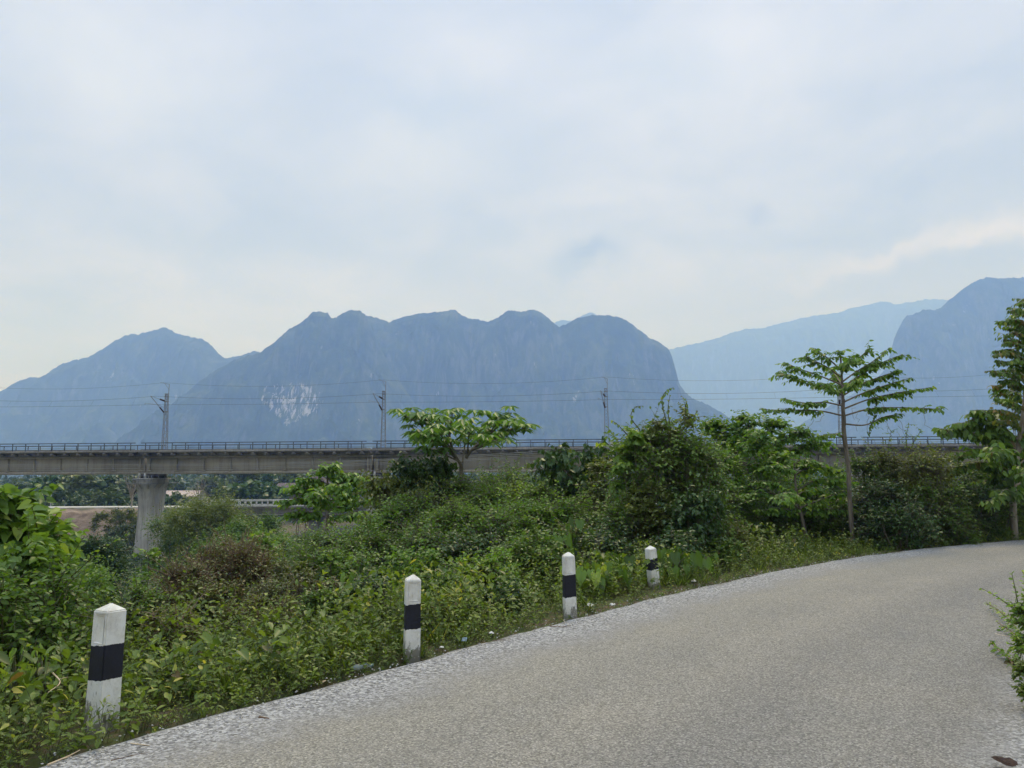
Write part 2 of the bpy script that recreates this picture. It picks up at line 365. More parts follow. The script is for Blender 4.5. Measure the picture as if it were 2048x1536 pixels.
na2 = N(t, 'ShaderNodeTexNoise', inp={'Scale': 6.0, 'Detail': 8.0, 'Roughness': .7}); L(t, tc_.outputs['Object'], na2.inputs['Vector'])
cg = ramp(t, na1.outputs[0], [(.35, (.055, .075, .028)), (.55, (.085, .105, .038)), (.7, (.15, .14, .06))])
cs = ramp(t, na2.outputs[0], [(.3, (.045, .033, .022)), (.5, (.10, .075, .05)), (.7, (.17, .13, .085))])
c = mixc(t, ramp(t, na2.outputs[0], [(.45, 0.0), (.6, 1.0)]).outputs[0], cg.outputs[0], cs.outputs[0])
ce = ramp(t, na1.outputs[0], [(.3, (.15, .095, .065)), (.5, (.25, .18, .125)), (.68, (.42, .33, .25))])
na3 = N(t, 'ShaderNodeTexNoise', inp={'Scale': .9, 'Detail': 8.0, 'Roughness': .75}); L(t, tc_.outputs['Object'], na3.inputs['Vector'])
gng = N(t, 'ShaderNodeNewGeometry'); sng = N(t, 'ShaderNodeSeparateXYZ'); L(t, gng.outputs['True Normal'], sng.inputs[0])
flat_ = ramp(t, sng.outputs[2], [(.95, 0.0), (.992, 1.0)])
cef = mixc(t, .6, mixc(t, flat_.outputs[0], (.12, .088, .066), mixc(t, .5, ce.outputs[0], (.29, .225, .165))), ramp(t, na3.outputs[0], [(.35, (.08, .055, .042)), (.6, (.30, .235, .18))]).outputs[0])
c = mixc(t, at1.outputs['Fac'], c, cef)
b = N(t, 'ShaderNodeBsdfPrincipled'); b.inputs['Roughness'].default_value = .95; b.inputs['Specular IOR Level'].default_value = .15
L(t, c, b.inputs['Base Color'])
bp = N(t, 'ShaderNodeBump', inp={'Strength': .6, 'Distance': .08}); L(t, na2.outputs[0], bp.inputs['Height']); L(t, bp.outputs[0], b.inputs['Normal'])
L(t, b.outputs[0], o.inputs[0])
go = g.build('ground', m, smooth=True); tag(go, 'soil and rough grass falling away to the river plain', kind='structure')
sa = go.data.attributes.new('soil', 'FLOAT', 'POINT'); sa.data.foreach_set('value', np.concatenate([gsoil, gsoil[:na], [0]]).astype(np.float32))

# road strip
E = EDGE[20:-19]
tan = np.gradient(E, axis=0); tan /= np.linalg.norm(tan, axis=1)[:, None]; nrm = np.stack([tan[:, 1], -tan[:, 0]], 1)
dd = np.linspace(0, ROADW, 40)
arc = np.concatenate([[0], np.cumsum(np.linalg.norm(np.diff(E, axis=0), axis=1))])
# finer samples along the road for the ragged edge
ta = np.concatenate([np.arange(0, min(arc[-1], 75), .12), np.linspace(75.2, arc[-1], 40)])
Ex = np.interp(ta, arc, E[:, 0]); Ey = np.interp(ta, arc, E[:, 1]); nx = np.interp(ta, arc, nrm[:, 0]); ny = np.interp(ta, arc, nrm[:, 1])
jl = .06*fbm(ta*.8, ta*0, 4)+.05*fbm(ta*5, ta*0, 5); jr = .22*fbm(ta*.9, ta*0+9, 6)
u = dd/ROADW
D = jl[:, None]*(1-u)[None]+dd[None]+jr[:, None]*u[None]
rx = Ex[:, None]+nx[:, None]*D; ry = Ey[:, None]+ny[:, None]*D
crown = .035*np.sin(math.pi*np.clip(dd/ROADW, 0, 1))
rz_ = np.broadcast_to(crown[None]-.0, rx.shape)+.006*fbm(rx*.8, ry*.8, 7)
rz_ = rz_-np.where(dd[None] < .01, .03, 0)-np.where(dd[None] > ROADW-.01, .03, 0)
n1_, n2_ = rx.shape; i, k = np.meshgrid(np.arange(n1_-1), np.arange(n2_-1), indexing='ij')
g = MB(); g.add(np.stack([rx.ravel(), ry.ravel(), rz_.ravel()], 1), np.stack([i*n2_+k, i*n2_+k+1, (i+1)*n2_+k+1, (i+1)*n2_+k], -1).reshape(-1, 4)[:, ::-1])
m, t, o = newmat('chip_seal_road')
tc_ = N(t, 'ShaderNodeTexCoord'); ae = N(t, 'ShaderNodeAttribute', attribute_name='edge')
P_ = tc_.outputs['Object']
v1 = N(t, 'ShaderNodeTexVoronoi', inp={'Scale': 105.0, 'Randomness': 1.0}); L(t, P_, v1.inputs['Vector'])
v2 = N(t, 'ShaderNodeTexVoronoi', inp={'Scale': 60.0, 'Randomness': 1.0}); L(t, P_, v2.inputs['Vector'])
big = N(t, 'ShaderNodeTexNoise', inp={'Scale': .55, 'Detail': 6.0, 'Roughness': .6}); L(t, P_, big.inputs['Vector'])
med = N(t, 'ShaderNodeTexNoise', inp={'Scale': 9.0, 'Detail': 6.0, 'Roughness': .7}); L(t, P_, med.inputs['Vector'])
fine = N(t, 'ShaderNodeTexNoise', inp={'Scale': 150.0, 'Detail': 2.0, 'Roughness': .7}); L(t, P_, fine.inputs['Vector'])
sc1 = N(t, 'ShaderNodeSeparateColor'); L(t, v1.outputs['Color'], sc1.inputs[0])
sc2 = N(t, 'ShaderNodeSeparateColor'); L(t, v2.outputs['Color'], sc2.inputs[0])
stone = ramp(t, sc1.outputs[0], [(0, (.13, .125, .115)), (.3, (.205, .197, .18)), (.6, (.27, .258, .235)), (.85, (.335, .32, .29)), (1, (.46, .44, .40))])
stoneE = ramp(t, sc2.outputs[0], [(0, (.08, .08, .08)), (.25, (.19, .19, .192)), (.6, (.30, .30, .302)), (1, (.54, .54, .535))])
dust = ramp(t, big.outputs[0], [(.36, (.80, .81, .83)), (.52, (.85, .855, .86)), (.68, (.93, .92, .90))])
cA = mixc(t, 1.0, stone.outputs[0], dust.outputs[0], 'MULTIPLY')
# tyre-worn lanes: slightly paler sandy band where wheels run, darker seal between
edn = fmath(t, 'ADD', ae.outputs['Fac'], fmath(t, 'MULTIPLY', fmath(t, 'SUBTRACT', big.outputs[0], .5), .9))
lane = ramp(t, fmath(t, 'DIVIDE', edn, 5.0), [(.10, (1.0, 1.0, 1.0)), (.24, (1.14, 1.125, 1.06)), (.34, (1.03, 1.02, .98)), (.46, (1.10, 1.08, 1.03)), (.58, (.88, .88, .88)), (.70, (.96, .96, .95)), (.82, (.90, .90, .90)), (.95, (1.0, 1.0, 1.0))])
cA = mixc(t, 1.0, cA, lane.outputs[0], 'MULTIPLY')
gm = fmath(t, 'ADD', ae.outputs['Fac'], fmath(t, 'ADD', fmath(t, 'MULTIPLY', fmath(t, 'SUBTRACT', med.outputs[0], .5), .5), fmath(t, 'MULTIPLY', fmath(t, 'SUBTRACT', big.outputs[0], .5), 1.0)))
gf = ramp(t, gm, [(.25, 1.0), (.55, .75), (1.5, 0.0)])
c = mixc(t, gf.outputs[0], cA, stoneE.outputs[0])
gr_ = ramp(t, gm, [(.0, 1.0), (.10, 0.0)])
c = mixc(t, fmath(t, 'MULTIPLY', gr_.outputs[0], .5), c, (.10, .085, .06))
rg = ramp(t, fmath(t, 'SUBTRACT', ae.outputs['Fac'], 3.75), [(.25, 0.0), (.7, 1.0)])
c = mixc(t, fmath(t, 'MULTIPLY', rg.outputs[0], .8), c, stoneE.outputs[0])
b = N(t, 'ShaderNodeBsdfPrincipled'); b.inputs['Roughness'].default_value = .82; b.inputs['Specular IOR Level'].default_value = .3
L(t, c, b.inputs['Base Color'])
hh = fmath(t, 'ADD', fmath(t, 'MULTIPLY', fmath(t, 'SUBTRACT', 1.0, v1.outputs['Distance']), .6), fmath(t, 'ADD', fmath(t, 'MULTIPLY', fmath(t, 'MULTIPLY', sc2.outputs[1], gf.outputs[0]), .9), fmath(t, 'MULTIPLY', fine.outputs[0], .25)))
bp = N(t, 'ShaderNodeBump', inp={'Strength': .8, 'Distance': .010}); L(t, hh, bp.inputs['Height']); L(t, bp.outputs[0], b.inputs['Normal'])
L(t, b.outputs[0], o.inputs[0])
ro = g.build('road', m, smooth=True); tag(ro, 'narrow worn chip-sealed road curving away behind the trees', kind='structure')
sa = ro.data.attributes.new('edge', 'FLOAT', 'POINT'); sa.data.foreach_set('value', np.broadcast_to(dd[None], rx.shape).astype(np.float32).ravel())

# river, far road
g = MB(); xs_, ys_ = np.linspace(-90, 160, 30), np.linspace(80, 380, 30)
X, Y = np.meshgrid(xs_, ys_); i, k = np.meshgrid(np.arange(29), np.arange(29), indexing='ij')
g.add(np.stack([X.ravel(), Y.ravel(), np.full(X.size, -11.4)], 1), np.stack([i*30+k, i*30+k+1, (i+1)*30+k+1, (i+1)*30+k], -1).reshape(-1, 4))
m, t, o = newmat('river_water'); b = N(t, 'ShaderNodeBsdfPrincipled'); b.inputs['Base Color'].default_value = (.10, .10, .075, 1); b.inputs['Roughness'].default_value = .12
nz = N(t, 'ShaderNodeTexNoise', inp={'Scale': 1.2, 'Detail': 4.0}); tcx = N(t, 'ShaderNodeTexCoord'); L(t, tcx.outputs['Object'], nz.inputs['Vector'])
bp = N(t, 'ShaderNodeBump', inp={'Strength': .15, 'Distance': .05}); L(t, nz.outputs[0], bp.inputs['Height']); L(t, bp.outputs[0], b.inputs['Normal']); L(t, b.outputs[0], o.inputs[0])
tag(g.build('river', m), 'grey river passing under the low bridge', kind='structure')
g = MB()
for (x0, x1) in ((-210, -57.6), (8.2, 210)):
    for q in range(20):
        a0 = x0+(x1-x0)*q/20; a1 = x0+(x1-x0)*(q+1)/20
        g.add([(a0, R2Y-3, R2Z), (a1, R2Y-3, R2Z), (a1, R2Y+3, R2Z), (a0, R2Y+3, R2Z)], [(0, 1, 2, 3)])
        g.add([(a0, R2Y-3, R2Z), (a1, R2Y-3, R2Z), (a1, R2Y-3, R2Z-.35), (a0, R2Y-3, R2Z-.35)], [(3, 2, 1, 0)])
tag(g.build('far_road', noisemat('pale_concrete_road', (.40, .38, .34), (.55, .53, .48), .6)), 'pale concrete road on the far embankment', kind='structure')

# ------------------------------------------------------------------ mountains
m, t, o = newmat('karst_forest')
tc_ = N(t, 'ShaderNodeTexCoord'); mp = N(t, 'ShaderNodeMapping'); mp.inputs['Scale'].default_value = (1, 1, .3); L(t, tc_.outputs['Object'], mp.inputs[0])
k1 = N(t, 'ShaderNodeTexNoise', inp={'Scale': .011, 'Detail': 10.0, 'Roughness': .68}); L(t, tc_.outputs['Object'], k1.inputs['Vector'])
k2_ = N(t, 'ShaderNodeTexNoise', inp={'Scale': .027, 'Detail': 9.0, 'Roughness': .72, 'Distortion': .6}); L(t, mp.outputs[0], k2_.inputs['Vector'])
geo = N(t, 'ShaderNodeNewGeometry'); sn = N(t, 'ShaderNodeSeparateXYZ'); L(t, geo.outputs['Normal'], sn.inputs[0])
forest = ramp(t, k1.outputs[0], [(.35, (.010, .022, .010)), (.52, (.035, .058, .022)), (.68, (.10, .115, .048))])
rock = ramp(t, k2_.outputs[0], [(.35, (.12, .12, .11)), (.65, (.30, .29, .275))])
stp = fmath(t, 'MULTIPLY', ramp(t, sn.outputs[2], [(.18, 1.0), (.55, 0.0)]).outputs[0], ramp(t, k2_.outputs[0], [(.46, 0.0), (.58, 1.0)]).outputs[0])
c = mixc(t, fmath(t, 'MULTIPLY', stp, .38), forest.outputs[0], rock.outputs[0])
# the bare pale limestone face with hanging streaks
DS = 1.9                                # the mountains stand this much farther than first paced out
D1 = 1420.0*DS
pc = at(592, 803, D1-95*DS)
pos = N(t, 'ShaderNodeNewGeometry')
dv = vmath(t, 'SUBTRACT', pos.outputs['Position'], tuple(pc))
sp = N(t, 'ShaderNodeSeparateXYZ'); L(t, dv.outputs[0], sp.inputs[0])
qx = fmath(t, 'DIVIDE', fmath(t, 'ADD', sp.outputs[0], fmath(t, 'MULTIPLY', sp.outputs[2], .35)), 74.0*DS); qz = fmath(t, 'DIVIDE', sp.outputs[2], 50.0*DS)
qq = fmath(t, 'ADD', fmath(t, 'MULTIPLY', qx, qx), fmath(t, 'MULTIPLY', qz, qz))
front = fmath(t, 'LESS_THAN', fmath(t, 'ABSOLUTE', sp.outputs[1]), 230.0*DS)
mk = ramp(t, qq, [(.35, 1.0), (1.25, 0.0)])
mps = N(t, 'ShaderNodeMapping'); mps.inputs['Scale'].default_value = (.105, .012, .024); L(t, tc_.outputs['Object'], mps.inputs[0])
k3 = N(t, 'ShaderNodeTexNoise', inp={'Scale': 1.0, 'Detail': 7.0, 'Roughness': .72, 'Distortion': .5}); L(t, mps.outputs[0], k3.inputs['Vector'])
stk = ramp(t, fmath(t, 'ADD', fmath(t, 'MULTIPLY', mk.outputs[0], .34), k3.outputs[0]), [(.83, 0.0), (.90, 1.0)])
c = mixc(t, fmath(t, 'MULTIPLY', fmath(t, 'MULTIPLY', stk.outputs[0], front), .95), c, (.56, .52, .50))
# a scatter of small bare faces
k4 = N(t, 'ShaderNodeTexNoise', inp={'Scale': 1.0, 'Detail': 6.0, 'Roughness': .7}); mp4 = N(t, 'ShaderNodeMapping'); mp4.inputs['Scale'].default_value = (.020, .006, .010); L(t, tc_.outputs['Object'], mp4.inputs[0]); L(t, mp4.outputs[0], k4.inputs['Vector'])
c = mixc(t, fmath(t, 'MULTIPLY', ramp(t, k4.outputs[0], [(.66, 0.0), (.70, 1.0)]).outputs[0], .7), c, (.46, .44, .41))
b = N(t, 'ShaderNodeBsdfPrincipled'); b.inputs['Roughness'].default_value = .95; b.inputs['Specular IOR Level'].default_value = .1
L(t, c, b.inputs['Base Color'])
bp = N(t, 'ShaderNodeBump', inp={'Strength': .9, 'Distance': 12.0}); L(t, k1.outputs[0], bp.inputs['Height']); L(t, bp.outputs[0], b.inputs['Normal'])
L(t, b.outputs[0], o.inputs[0]); KARST = m

def mountain(name, label, D, pts, Lf, Lb, seed, rough=1.0, cliff=.5, bush=1.0, step=1.6):
    pts = np.array(pts, float)
    W = np.array([at(px, py, D) for px, py in pts]); base = -14.0
    o_ = np.argsort(W[:, 0]); W = W[o_]
    xs = np.arange(W[0, 0], W[-1, 0], step*D/FPX)
    H = np.interp(xs, W[:, 0], W[:, 2])-base
    # tree tops along the crest
    kd = D/1500.0; un = xs/kd
    H = H+bush*(fbm(un*.045, un*0+seed, seed, 5)*2.5+np.maximum(vnoise(un*.16, un*0, seed+40)-.45, 0)*4.5+np.maximum(vnoise(un*.33, un*0, seed+41)-.5, 0)*4)*kd*np.clip(H/(120*kd), .2, 1)
    H = np.maximum(H, .5)
    nv = 110
    v = np.concatenate([np.linspace(0, 1, nv), np.linspace(0, -1, 26)[1:]])
    v = np.sort(v)
    Xg, Vg = np.meshgrid(xs, v, indexing='ij'); Hg = np.broadcast_to(H[:, None], Xg.shape)
    av = abs(Vg)
    f = np.interp(av, [0, .05, .12, .35, .6, 1], [1, .97, .88, .88-.42*cliff-.12, .22, 0])
    Lf_, Lb_ = Lf*DS, Lb*DS; Xn = Xg/kd; rib = fbm(Xn/140, av*.8+seed, seed+3, 4); rib2 = fbm(Xn/42, av*3+seed, seed+9, 4)
    Lx = np.where(Vg >= 0, Lf_, Lb_)*(.55+.45*np.clip(Hg/Hg.max(), 0, 1))*(1+.5*rib)
    wgt = np.clip(av*5, 0, 1)*np.clip((1-av)*4, 0, 1)
    Yg = D-np.sign(Vg)*av*Lx-wgt*rib2*40*rough*D/1500
    Zg = base+Hg*f+wgt*(fbm(Xn/95, Vg*6, seed+5, 5)*62+fbm(Xn/14, Vg*30, seed+6, 3)*12)*rough*np.clip(Hg/250/kd, .15, 1)*kd
    lim = base+Hg*(1-.02*av*8)*(Yg/D)*.985+.0
    Zg = np.where(av > .03, np.minimum(Zg, np.maximum(lim, base)), Zg)
    a_, b_ = Xg.shape; i, k = np.meshgrid(np.arange(a_-1), np.arange(b_-1), indexing='ij')
    g = MB(); g.add(np.stack([Xg.ravel(), Yg.ravel(), Zg.ravel()], 1), np.stack([i*b_+k, i*b_+k+1, (i+1)*b_+k+1, (i+1)*b_+k], -1).reshape(-1, 4))
    ob = g.build(name, KARST, smooth=True); tag(ob, label, kind='structure'); return ob
dome = [(180, 905), (250, 880), (300, 845), (360, 800), (400, 765), (440, 737), (480, 716), (520, 706), (545, 690), (560, 675), (580, 660), (600, 648), (612, 640), (625, 626), (640, 622), (655, 626),
        (662, 638), (672, 636), (685, 626), (700, 621), (718, 621), (730, 630), (740, 650), (750, 675), (765, 705), (785, 740), (810, 780), (845, 830), (885, 880), (920, 915)]
east = [(600, 720), (680, 680), (715, 650), (735, 633), (755, 637), (768, 641), (778, 646), (790, 641), (800, 636), (815, 633), (830, 629), (860, 626), (880, 624), (895, 622), (905, 620), (915, 625), (925, 632),
        (939, 639), (955, 640), (975, 643), (985, 641), (1000, 632), (1012, 625), (1030, 622), (1045, 624), (1060, 620), (1075, 622), (1090, 631), (1105, 645), (1118, 655), (1130, 652), (1145, 642), (1160, 636),
        (1185, 631), (1210, 632), (1235, 633), (1250, 640), (1265, 651), (1280, 663), (1300, 677), (1315, 682), (1328, 692), (1338, 700), (1344, 715), (1348, 730), (1352, 750), (1358, 768), (1370, 785), (1385, 797),
        (1410, 808), (1440, 825), (1465, 842), (1510, 870), (1580, 910)]
west = [(-420, 900), (-250, 880), (-120, 855), (-50, 828), (0, 795), (15, 780), (30, 770), (45, 762), (60, 757), (85, 757), (100, 742), (120, 730), (150, 722), (165, 720), (185, 712), (205, 700), (225, 685),
        (250, 672), (262, 669), (275, 671), (290, 666), (305, 661), (325, 657), (345, 662), (352, 668), (370, 672), (385, 675), (405, 678), (420, 690), (435, 707), (450, 716), (465, 718), (490, 709), (515, 706), (540, 708), (620, 740), (760, 820), (850, 900)]
peaks = [(1040, 760), (1100, 652), (1112, 644), (1125, 640), (1140, 642), (1150, 641), (1165, 631), (1180, 625), (1190, 628), (1205, 640), (1240, 665), (1330, 760)]
ridge = [(1150, 800), (1250, 745), (1300, 718), (1340, 700), (1380, 690), (1400, 685), (1420, 681), (1440, 676), (1460, 668), (1490, 659), (1520, 657), (1560, 648), (1600, 638), (1640, 631), (1680, 625), (1700, 616), (1730, 611),
         (1760, 605), (1775, 605), (1790, 610), (1810, 607), (1850, 599), (1900, 600), (1960, 605), (2048, 612), (2200, 600), (2350, 640), (2500, 700)]
right = [(1500, 925), (1560, 885), (1600, 852), (1640, 825), (1690, 797), (1730, 772), (1762, 750), (1778, 730), (1784, 715), (1787, 700), (1792, 680), (1800, 655), (1806, 641), (1815, 633), (1835, 626), (1850, 621), (1870, 620),
         (1890, 612), (1897, 603), (1915, 588), (1935, 572), (1955, 560), (1975, 556), (2000, 557), (2048, 555), (2120, 565), (2250, 600), (2400, 680), (2600, 800), (2700, 880)]
mountain('mountain', 'karst dome with a pale streaked rock face', D1, dome, 330, 330, 3)
mountain('mountain', 'long karst massif of rounded wooded summits ending in a cliff', 1560.0*DS, east, 280, 420, 7)
mountain('mountain', 'broad karst hill sloping down behind the dome', 1900.0*DS, west, 430, 430, 12)
mountain('mountain', 'small pale twin peaks showing over the massif', 3300.0*DS, peaks, 500, 400, 15, bush=.4)
mountain('mountain', 'long pale ridge climbing behind the valley', 3700.0*DS, ridge, 700, 500, 21, bush=.8)
mountain('mountain', 'steep-sided mountain closing the valley', 1850.0*DS, right, 420, 500, 27)
# ------------------------------------------------------------------ railway viaduct
VA = at(273, 948, 106.9)[:2]; VB = at(1221, 944, 102.9)[:2]
VANG = math.atan2(VB[1]-VA[1], VB[0]-VA[0]); SPAN = float(np.linalg.norm(VB-VA))/2
VU = np.array((math.cos(VANG), math.sin(VANG))); VW = np.array((-VU[1], VU[0]))
def vw(x, y, z): return np.array((*(VA+VU*x+VW*y), z))
via = thing('railway_viaduct', (VA[0], VA[1], -10.4), VANG)
tag(via, 'long grey concrete railway viaduct with dark railings crossing the river plain', 'railway viaduct')
ZB = 10.4
DECK = 8.6
for kx in range(-2, 6):
    x0 = kx*SPAN+.16; x1 = (kx+1)*SPAN-.16; xm = (x0+x1)/2; hl = (x1-x0)/2
    g = MB()
    for yc in (2.45, DECK-2.45):
        g.box((xm, yc, 2.95+ZB), (hl, .30, 1.16))                      # web
        g.box((xm, yc, 4.02+ZB), (hl-.002, 1.05, .12))                 # upper flange
        g.box((xm, yc, 1.86+ZB), (hl+.001, .50, .20))                  # bottom flange
        sgn = -1 if yc < DECK/2 else 1
        for q in range(9):
            xr = x0+.5+(x1-x0-1.0)*q/8
            g.box((xr, yc+sgn*.42, 3.02+ZB), (.13, .14, 1.0)); g.box((xr+.1, yc+sgn*.46, 2.16+ZB), (.22, .16, .10))
            if sgn < 0 and q < 8: g.box((xr, DECK/2, 2.9+ZB), (.12, 1.5, .8))
    g.build('girder', GIRDERM, via)
    g = MB()
    g.box((xm, DECK/2, 4.38+ZB), (hl, DECK/2-1.0, .23))
    g.box((xm, .42, 4.78+ZB), (hl, .42, .15)); g.box((xm, DECK-.42, 4.78+ZB), (hl, .42, .15))
    g.box((xm, 1.25, 4.82+ZB), (hl, .38, .24)); g.box((xm, DECK-1.25, 4.82+ZB), (hl, .38, .24))
    for q in range(17):
        xr = x0+.9+(x1-x0-1.8)*q/16
        for yc in (.52, DECK-.52): g.box((xr, yc, 4.50+ZB), (.16, .50, .11))
        g.box((xr, .5, 4.34+ZB), (.34, .30, .10))
    g.build('walkway_slab', SLABM, via)
    g = MB(); g.box((xm, DECK/2, 4.75+ZB), (hl-.01, 2.2, .18)); g.build('ballast', noisemat('ballast_stones', (.10, .09, .08), (.22, .20, .18), 9), via)
    for yc in (.06, DECK-.06):
        g = MB()
        for q in range(17):
            xr = x0+.9+(x1-x0-1.8)*q/16
            g.box((xr, yc, 5.30+ZB), (.05, .04, .70))
        g.box((xm, yc, 5.98+ZB), (hl-.25, .05, .055)); g.box((xm, yc, 5.08+ZB), (hl-.25, .035, .035))
        g.box((xm, yc, 5.56+ZB), (hl-.25, .012, .012)); g.box((xm, yc, 5.32+ZB), (hl-.25, .010, .010))
        g.build('railing', RAILM, via)
BEARM = noisemat('bearing_steel', (.05, .05, .05), (.10, .09, .08), 4); DARKGL = noisemat('dark_window_glass', (.02, .025, .03), (.04, .045, .05), 2, .2)
def rrect(a, b, r, n=4):
    out = []
    for (sx, sy, a0) in ((1, 1, 0), (-1, 1, 90), (-1, -1, 180), (1, -1, 270)):
        for q in range(n+1):
            th = R(a0+90*q/n); out.append((sx*(a-r)+r*math.cos(th), sy*(b-r)+r*math.sin(th)))
    return out
for kx in range(-1, 6):
    xc = kx*SPAN; c0 = vw(xc, DECK/2, 0); gzz = terr([c0[0]], [c0[1]])[0]-.8
    p = thing('pier'); p.parent = via; p.location = (xc, DECK/2, ZB)
    secs = [(gzz, 1.16, 2.45), (-8, 1.10, 2.30), (-5.0, 1.0, 2.1), (-3.0, .98, 2.08), (-1.8, 1.0, 2.2), (-.9, 1.02, 2.4), (-.2, 1.04, 2.62), (.5, 1.08, 2.85), (.92, 1.10, 2.95)]
    g = MB(); rings_ = [[(x, y, z) for x, y in rrect(a, b2, .45)] for z, a, b2 in secs]; n = len(rings_[0])
    for q in range(len(secs)-1):
        g.add(rings_[q]+rings_[q+1], [(j, (j+1) % n, n+(j+1) % n, n+j) for j in range(n)])
    g.add(rings_[-1], [tuple(range(n))])
    for yy in (-1.0, 0.0, 1.0): g.box((1.0, yy, -6), (.06, .05, 5.5))
    g.build('pier_shaft', PIERM, p)
    g = MB(); g.box((0, 0, 1.02), (1.20, 3.05, .11)); g.build('pier_cap', PIERM, p)
    g = MB()
    for yy in (2.45-DECK/2, DECK/2-2.45):
        for sx in (-.55, .55): g = MB(); g.box((sx, yy, 1.395), (.34, .42, .265)); g.build('bearing', BEARM, p)
    for sx in (-.42, .42): g = MB(); g.box((sx, -2.8, 1.50), (.12, .14, .37)); g.build('stopper', WHITEC, p)
    g = MB()                                                            # inspection platform with its rail
    for sy in (-1, 1):
        g.box((0, sy*3.45, .42), (1.45, .33, .04))
        for sx in (-1.4, 0, 1.4):
            g.box((sx, sy*3.72, .95), (.03, .03, .55)); g.bar((sx, sy*3.72, .4), (sx*.7, sy*2.7, -.35), .04)
        g.box((0, sy*3.72, 1.46), (1.5, .03, .03)); g.box((0, sy*3.72, .98), (1.5, .02, .02))
    for sx in (-1.5, 1.5):
        g.box((sx, 0, .42), (.32, 3.75, .04))
        for yy in np.linspace(-3.6, 3.6, 5): g.box((sx*1.2, yy, .95), (.03, .03, .55)); g.bar((sx*1.2, yy, .4), (sx*.62, yy*.8, -.35), .04)
        g.box((sx*1.2, 0, 1.46), (.03, 3.72, .03)); g.box((sx*1.2, 0, .98), (.02, 3.72, .02))
    g.build('inspection_platform', METAL, p)

# ------------------------------------------------------------------ catenary masts and wires
def on_line(px, yloc):
    """distance along the viaduct at which a line parallel to it (yloc behind its near edge) meets the view column px"""
    d = ray(px, 850)[:2]; A = np.array([[VU[0], -d[0]], [VU[1], -d[1]]]); rhs = -(VA+VW*yloc)
    return float(np.linalg.solve(A, rhs)[0])
MY = 7.3
def make_mast():
    root = thing('catenary_mast')
    g = MB(); H0, H1, b0, b1 = 0.0, 8.6, .34, .17
    def cr(z): q = z/H1; r = b0+(b1-b0)*q; return [(-r, -r*.8), (r, -r*.8), (r, r*.8), (-r, r*.8)]
    for c in range(4): g.bar((*cr(0)[c], 0), (*cr(H1)[c], H1), .045)
    zs = np.linspace(0, H1, 19)
    for q in range(18):
        for c in range(4):
            a, b2 = cr(zs[q]), cr(zs[q+1])
            if q % 2: g.bar((*a[c], zs[q]), (*b2[(c+1) % 4], zs[q+1]), .022)
            else: g.bar((*a[(c+1) % 4], zs[q]), (*b2[c], zs[q+1]), .022)
    g.box((0, 0, H1+.03), (.24, .2, .05)); g.box((0, 0, .04), (.42, .36, .05))
    for z in (6.0, 7.5, 8.2): g.box((0, 0, z), (.26, .22, .05))
    g.build('lattice_column', METAL, root)
    g = MB(); g.bar((.2, .1, 8.2), (.25, .1, 10.1), .05); g.bar((.25, .1, 10.08), (-.6, -.9, 10.25), .035); g.bar((.22, .1, 9.3), (-.15, -.4, 10.12), .025)
    g.build('feeder_arm', METAL, root)
    g = MB(); tip = np.array((-.9, -2.9, 8.05))
    a, b2 = np.array((-.15, -.2, 7.55)), np.array((-.15, -.2, 5.75))
    g.bar(a+(tip-a)*.32, tip, .035); g.bar(b2+(tip-b2)*.28, tip, .05)
    mid_ = b2+(tip-b2)*.52; g.bar(mid_+(0.0, .9, -.05), (-1.3, -3.6, 6.95), .03); g.bar((-.15, -.2, 6.55), mid_, .02); g.bar((-1.3, -3.6, 6.95), (-1.3, -3.6, 6.72), .03)
    cl_ = g.build('cantilever', METAL, root)
    for (p0, p1) in ((a, tip), (b2, tip)):
        g = MB(); q0 = p0+(p1-p0)*.06; q1 = p0+(p1-p0)*.34; pts = [q0+(q1-q0)*f for f in np.linspace(0, 1, 15)]
        g.tube(pts, [.05 if q % 2 else .13 for q in range(15)], 8); g.build('insulator', CERAM, cl_)
    return root
M0 = make_mast()
mlabels = {331: 'lattice catenary mast on the viaduct before the sloping western mountain', 767: 'lattice catenary mast to the right of the white streaked rock face',
           1213: 'lattice catenary mast just above the big vine-covered bush', 1682: 'lattice catenary mast standing behind the tall layered tree', 2032: 'lattice catenary mast half hidden behind the tree at the road bend'}
mpos = []
for q, px in enumerate((331, 767, 1213, 1682, 2032)):
    X = on_line(px, MY); pos = vw(X, MY, 4.93); mpos.append(X)
    o = M0 if q == 0 else copy_thing(M0)
    o.location = pos; o.rotation_euler = (0, 0, VANG); tag(o, mlabels[px], 'catenary mast', 'catenary masts along the viaduct')
sup = [mpos[0]-2*31.5, mpos[0]-31.5]+mpos+[mpos[-1]+28, mpos[-1]+56]
for (nm_, lab, yl, z, sag, rad) in (('overhead_wire', 'topmost overhead wire strung between the tops of the mast arms', MY-.9, 4.93+10.22, .75, .014),
                                    ('overhead_wire', 'middle overhead wire hanging from the cantilever tips', MY-2.9, 4.93+8.0, .55, .018),
                                    ('overhead_wire', 'lowest overhead wire running straight over the railway track', MY-3.6, 4.93+6.72, .12, .018)):
    pts = []
    for a, b2 in zip(sup[:-1], sup[1:]):
        for f in np.linspace(0, 1, 9)[:-1]: pts.append(vw(a+(b2-a)*f, yl, z-sag*4*f*(1-f)))
    g = MB(); g.tube(pts, rad, 4)
    if 'lowest' in lab:
        for a, b2 in zip(sup[:-1], sup[1:]):
            for f in np.linspace(.1, .9, 5):
                x = a+(b2-a)*f; g.bar(vw(x, yl, 4.93+6.7-.12*4*f*(1-f)), vw(x, MY-2.9, 4.93+7.95-.55*4*f*(1-f)), .007)
    tag(g.build(nm_, WIREM), lab, 'overhead wire')

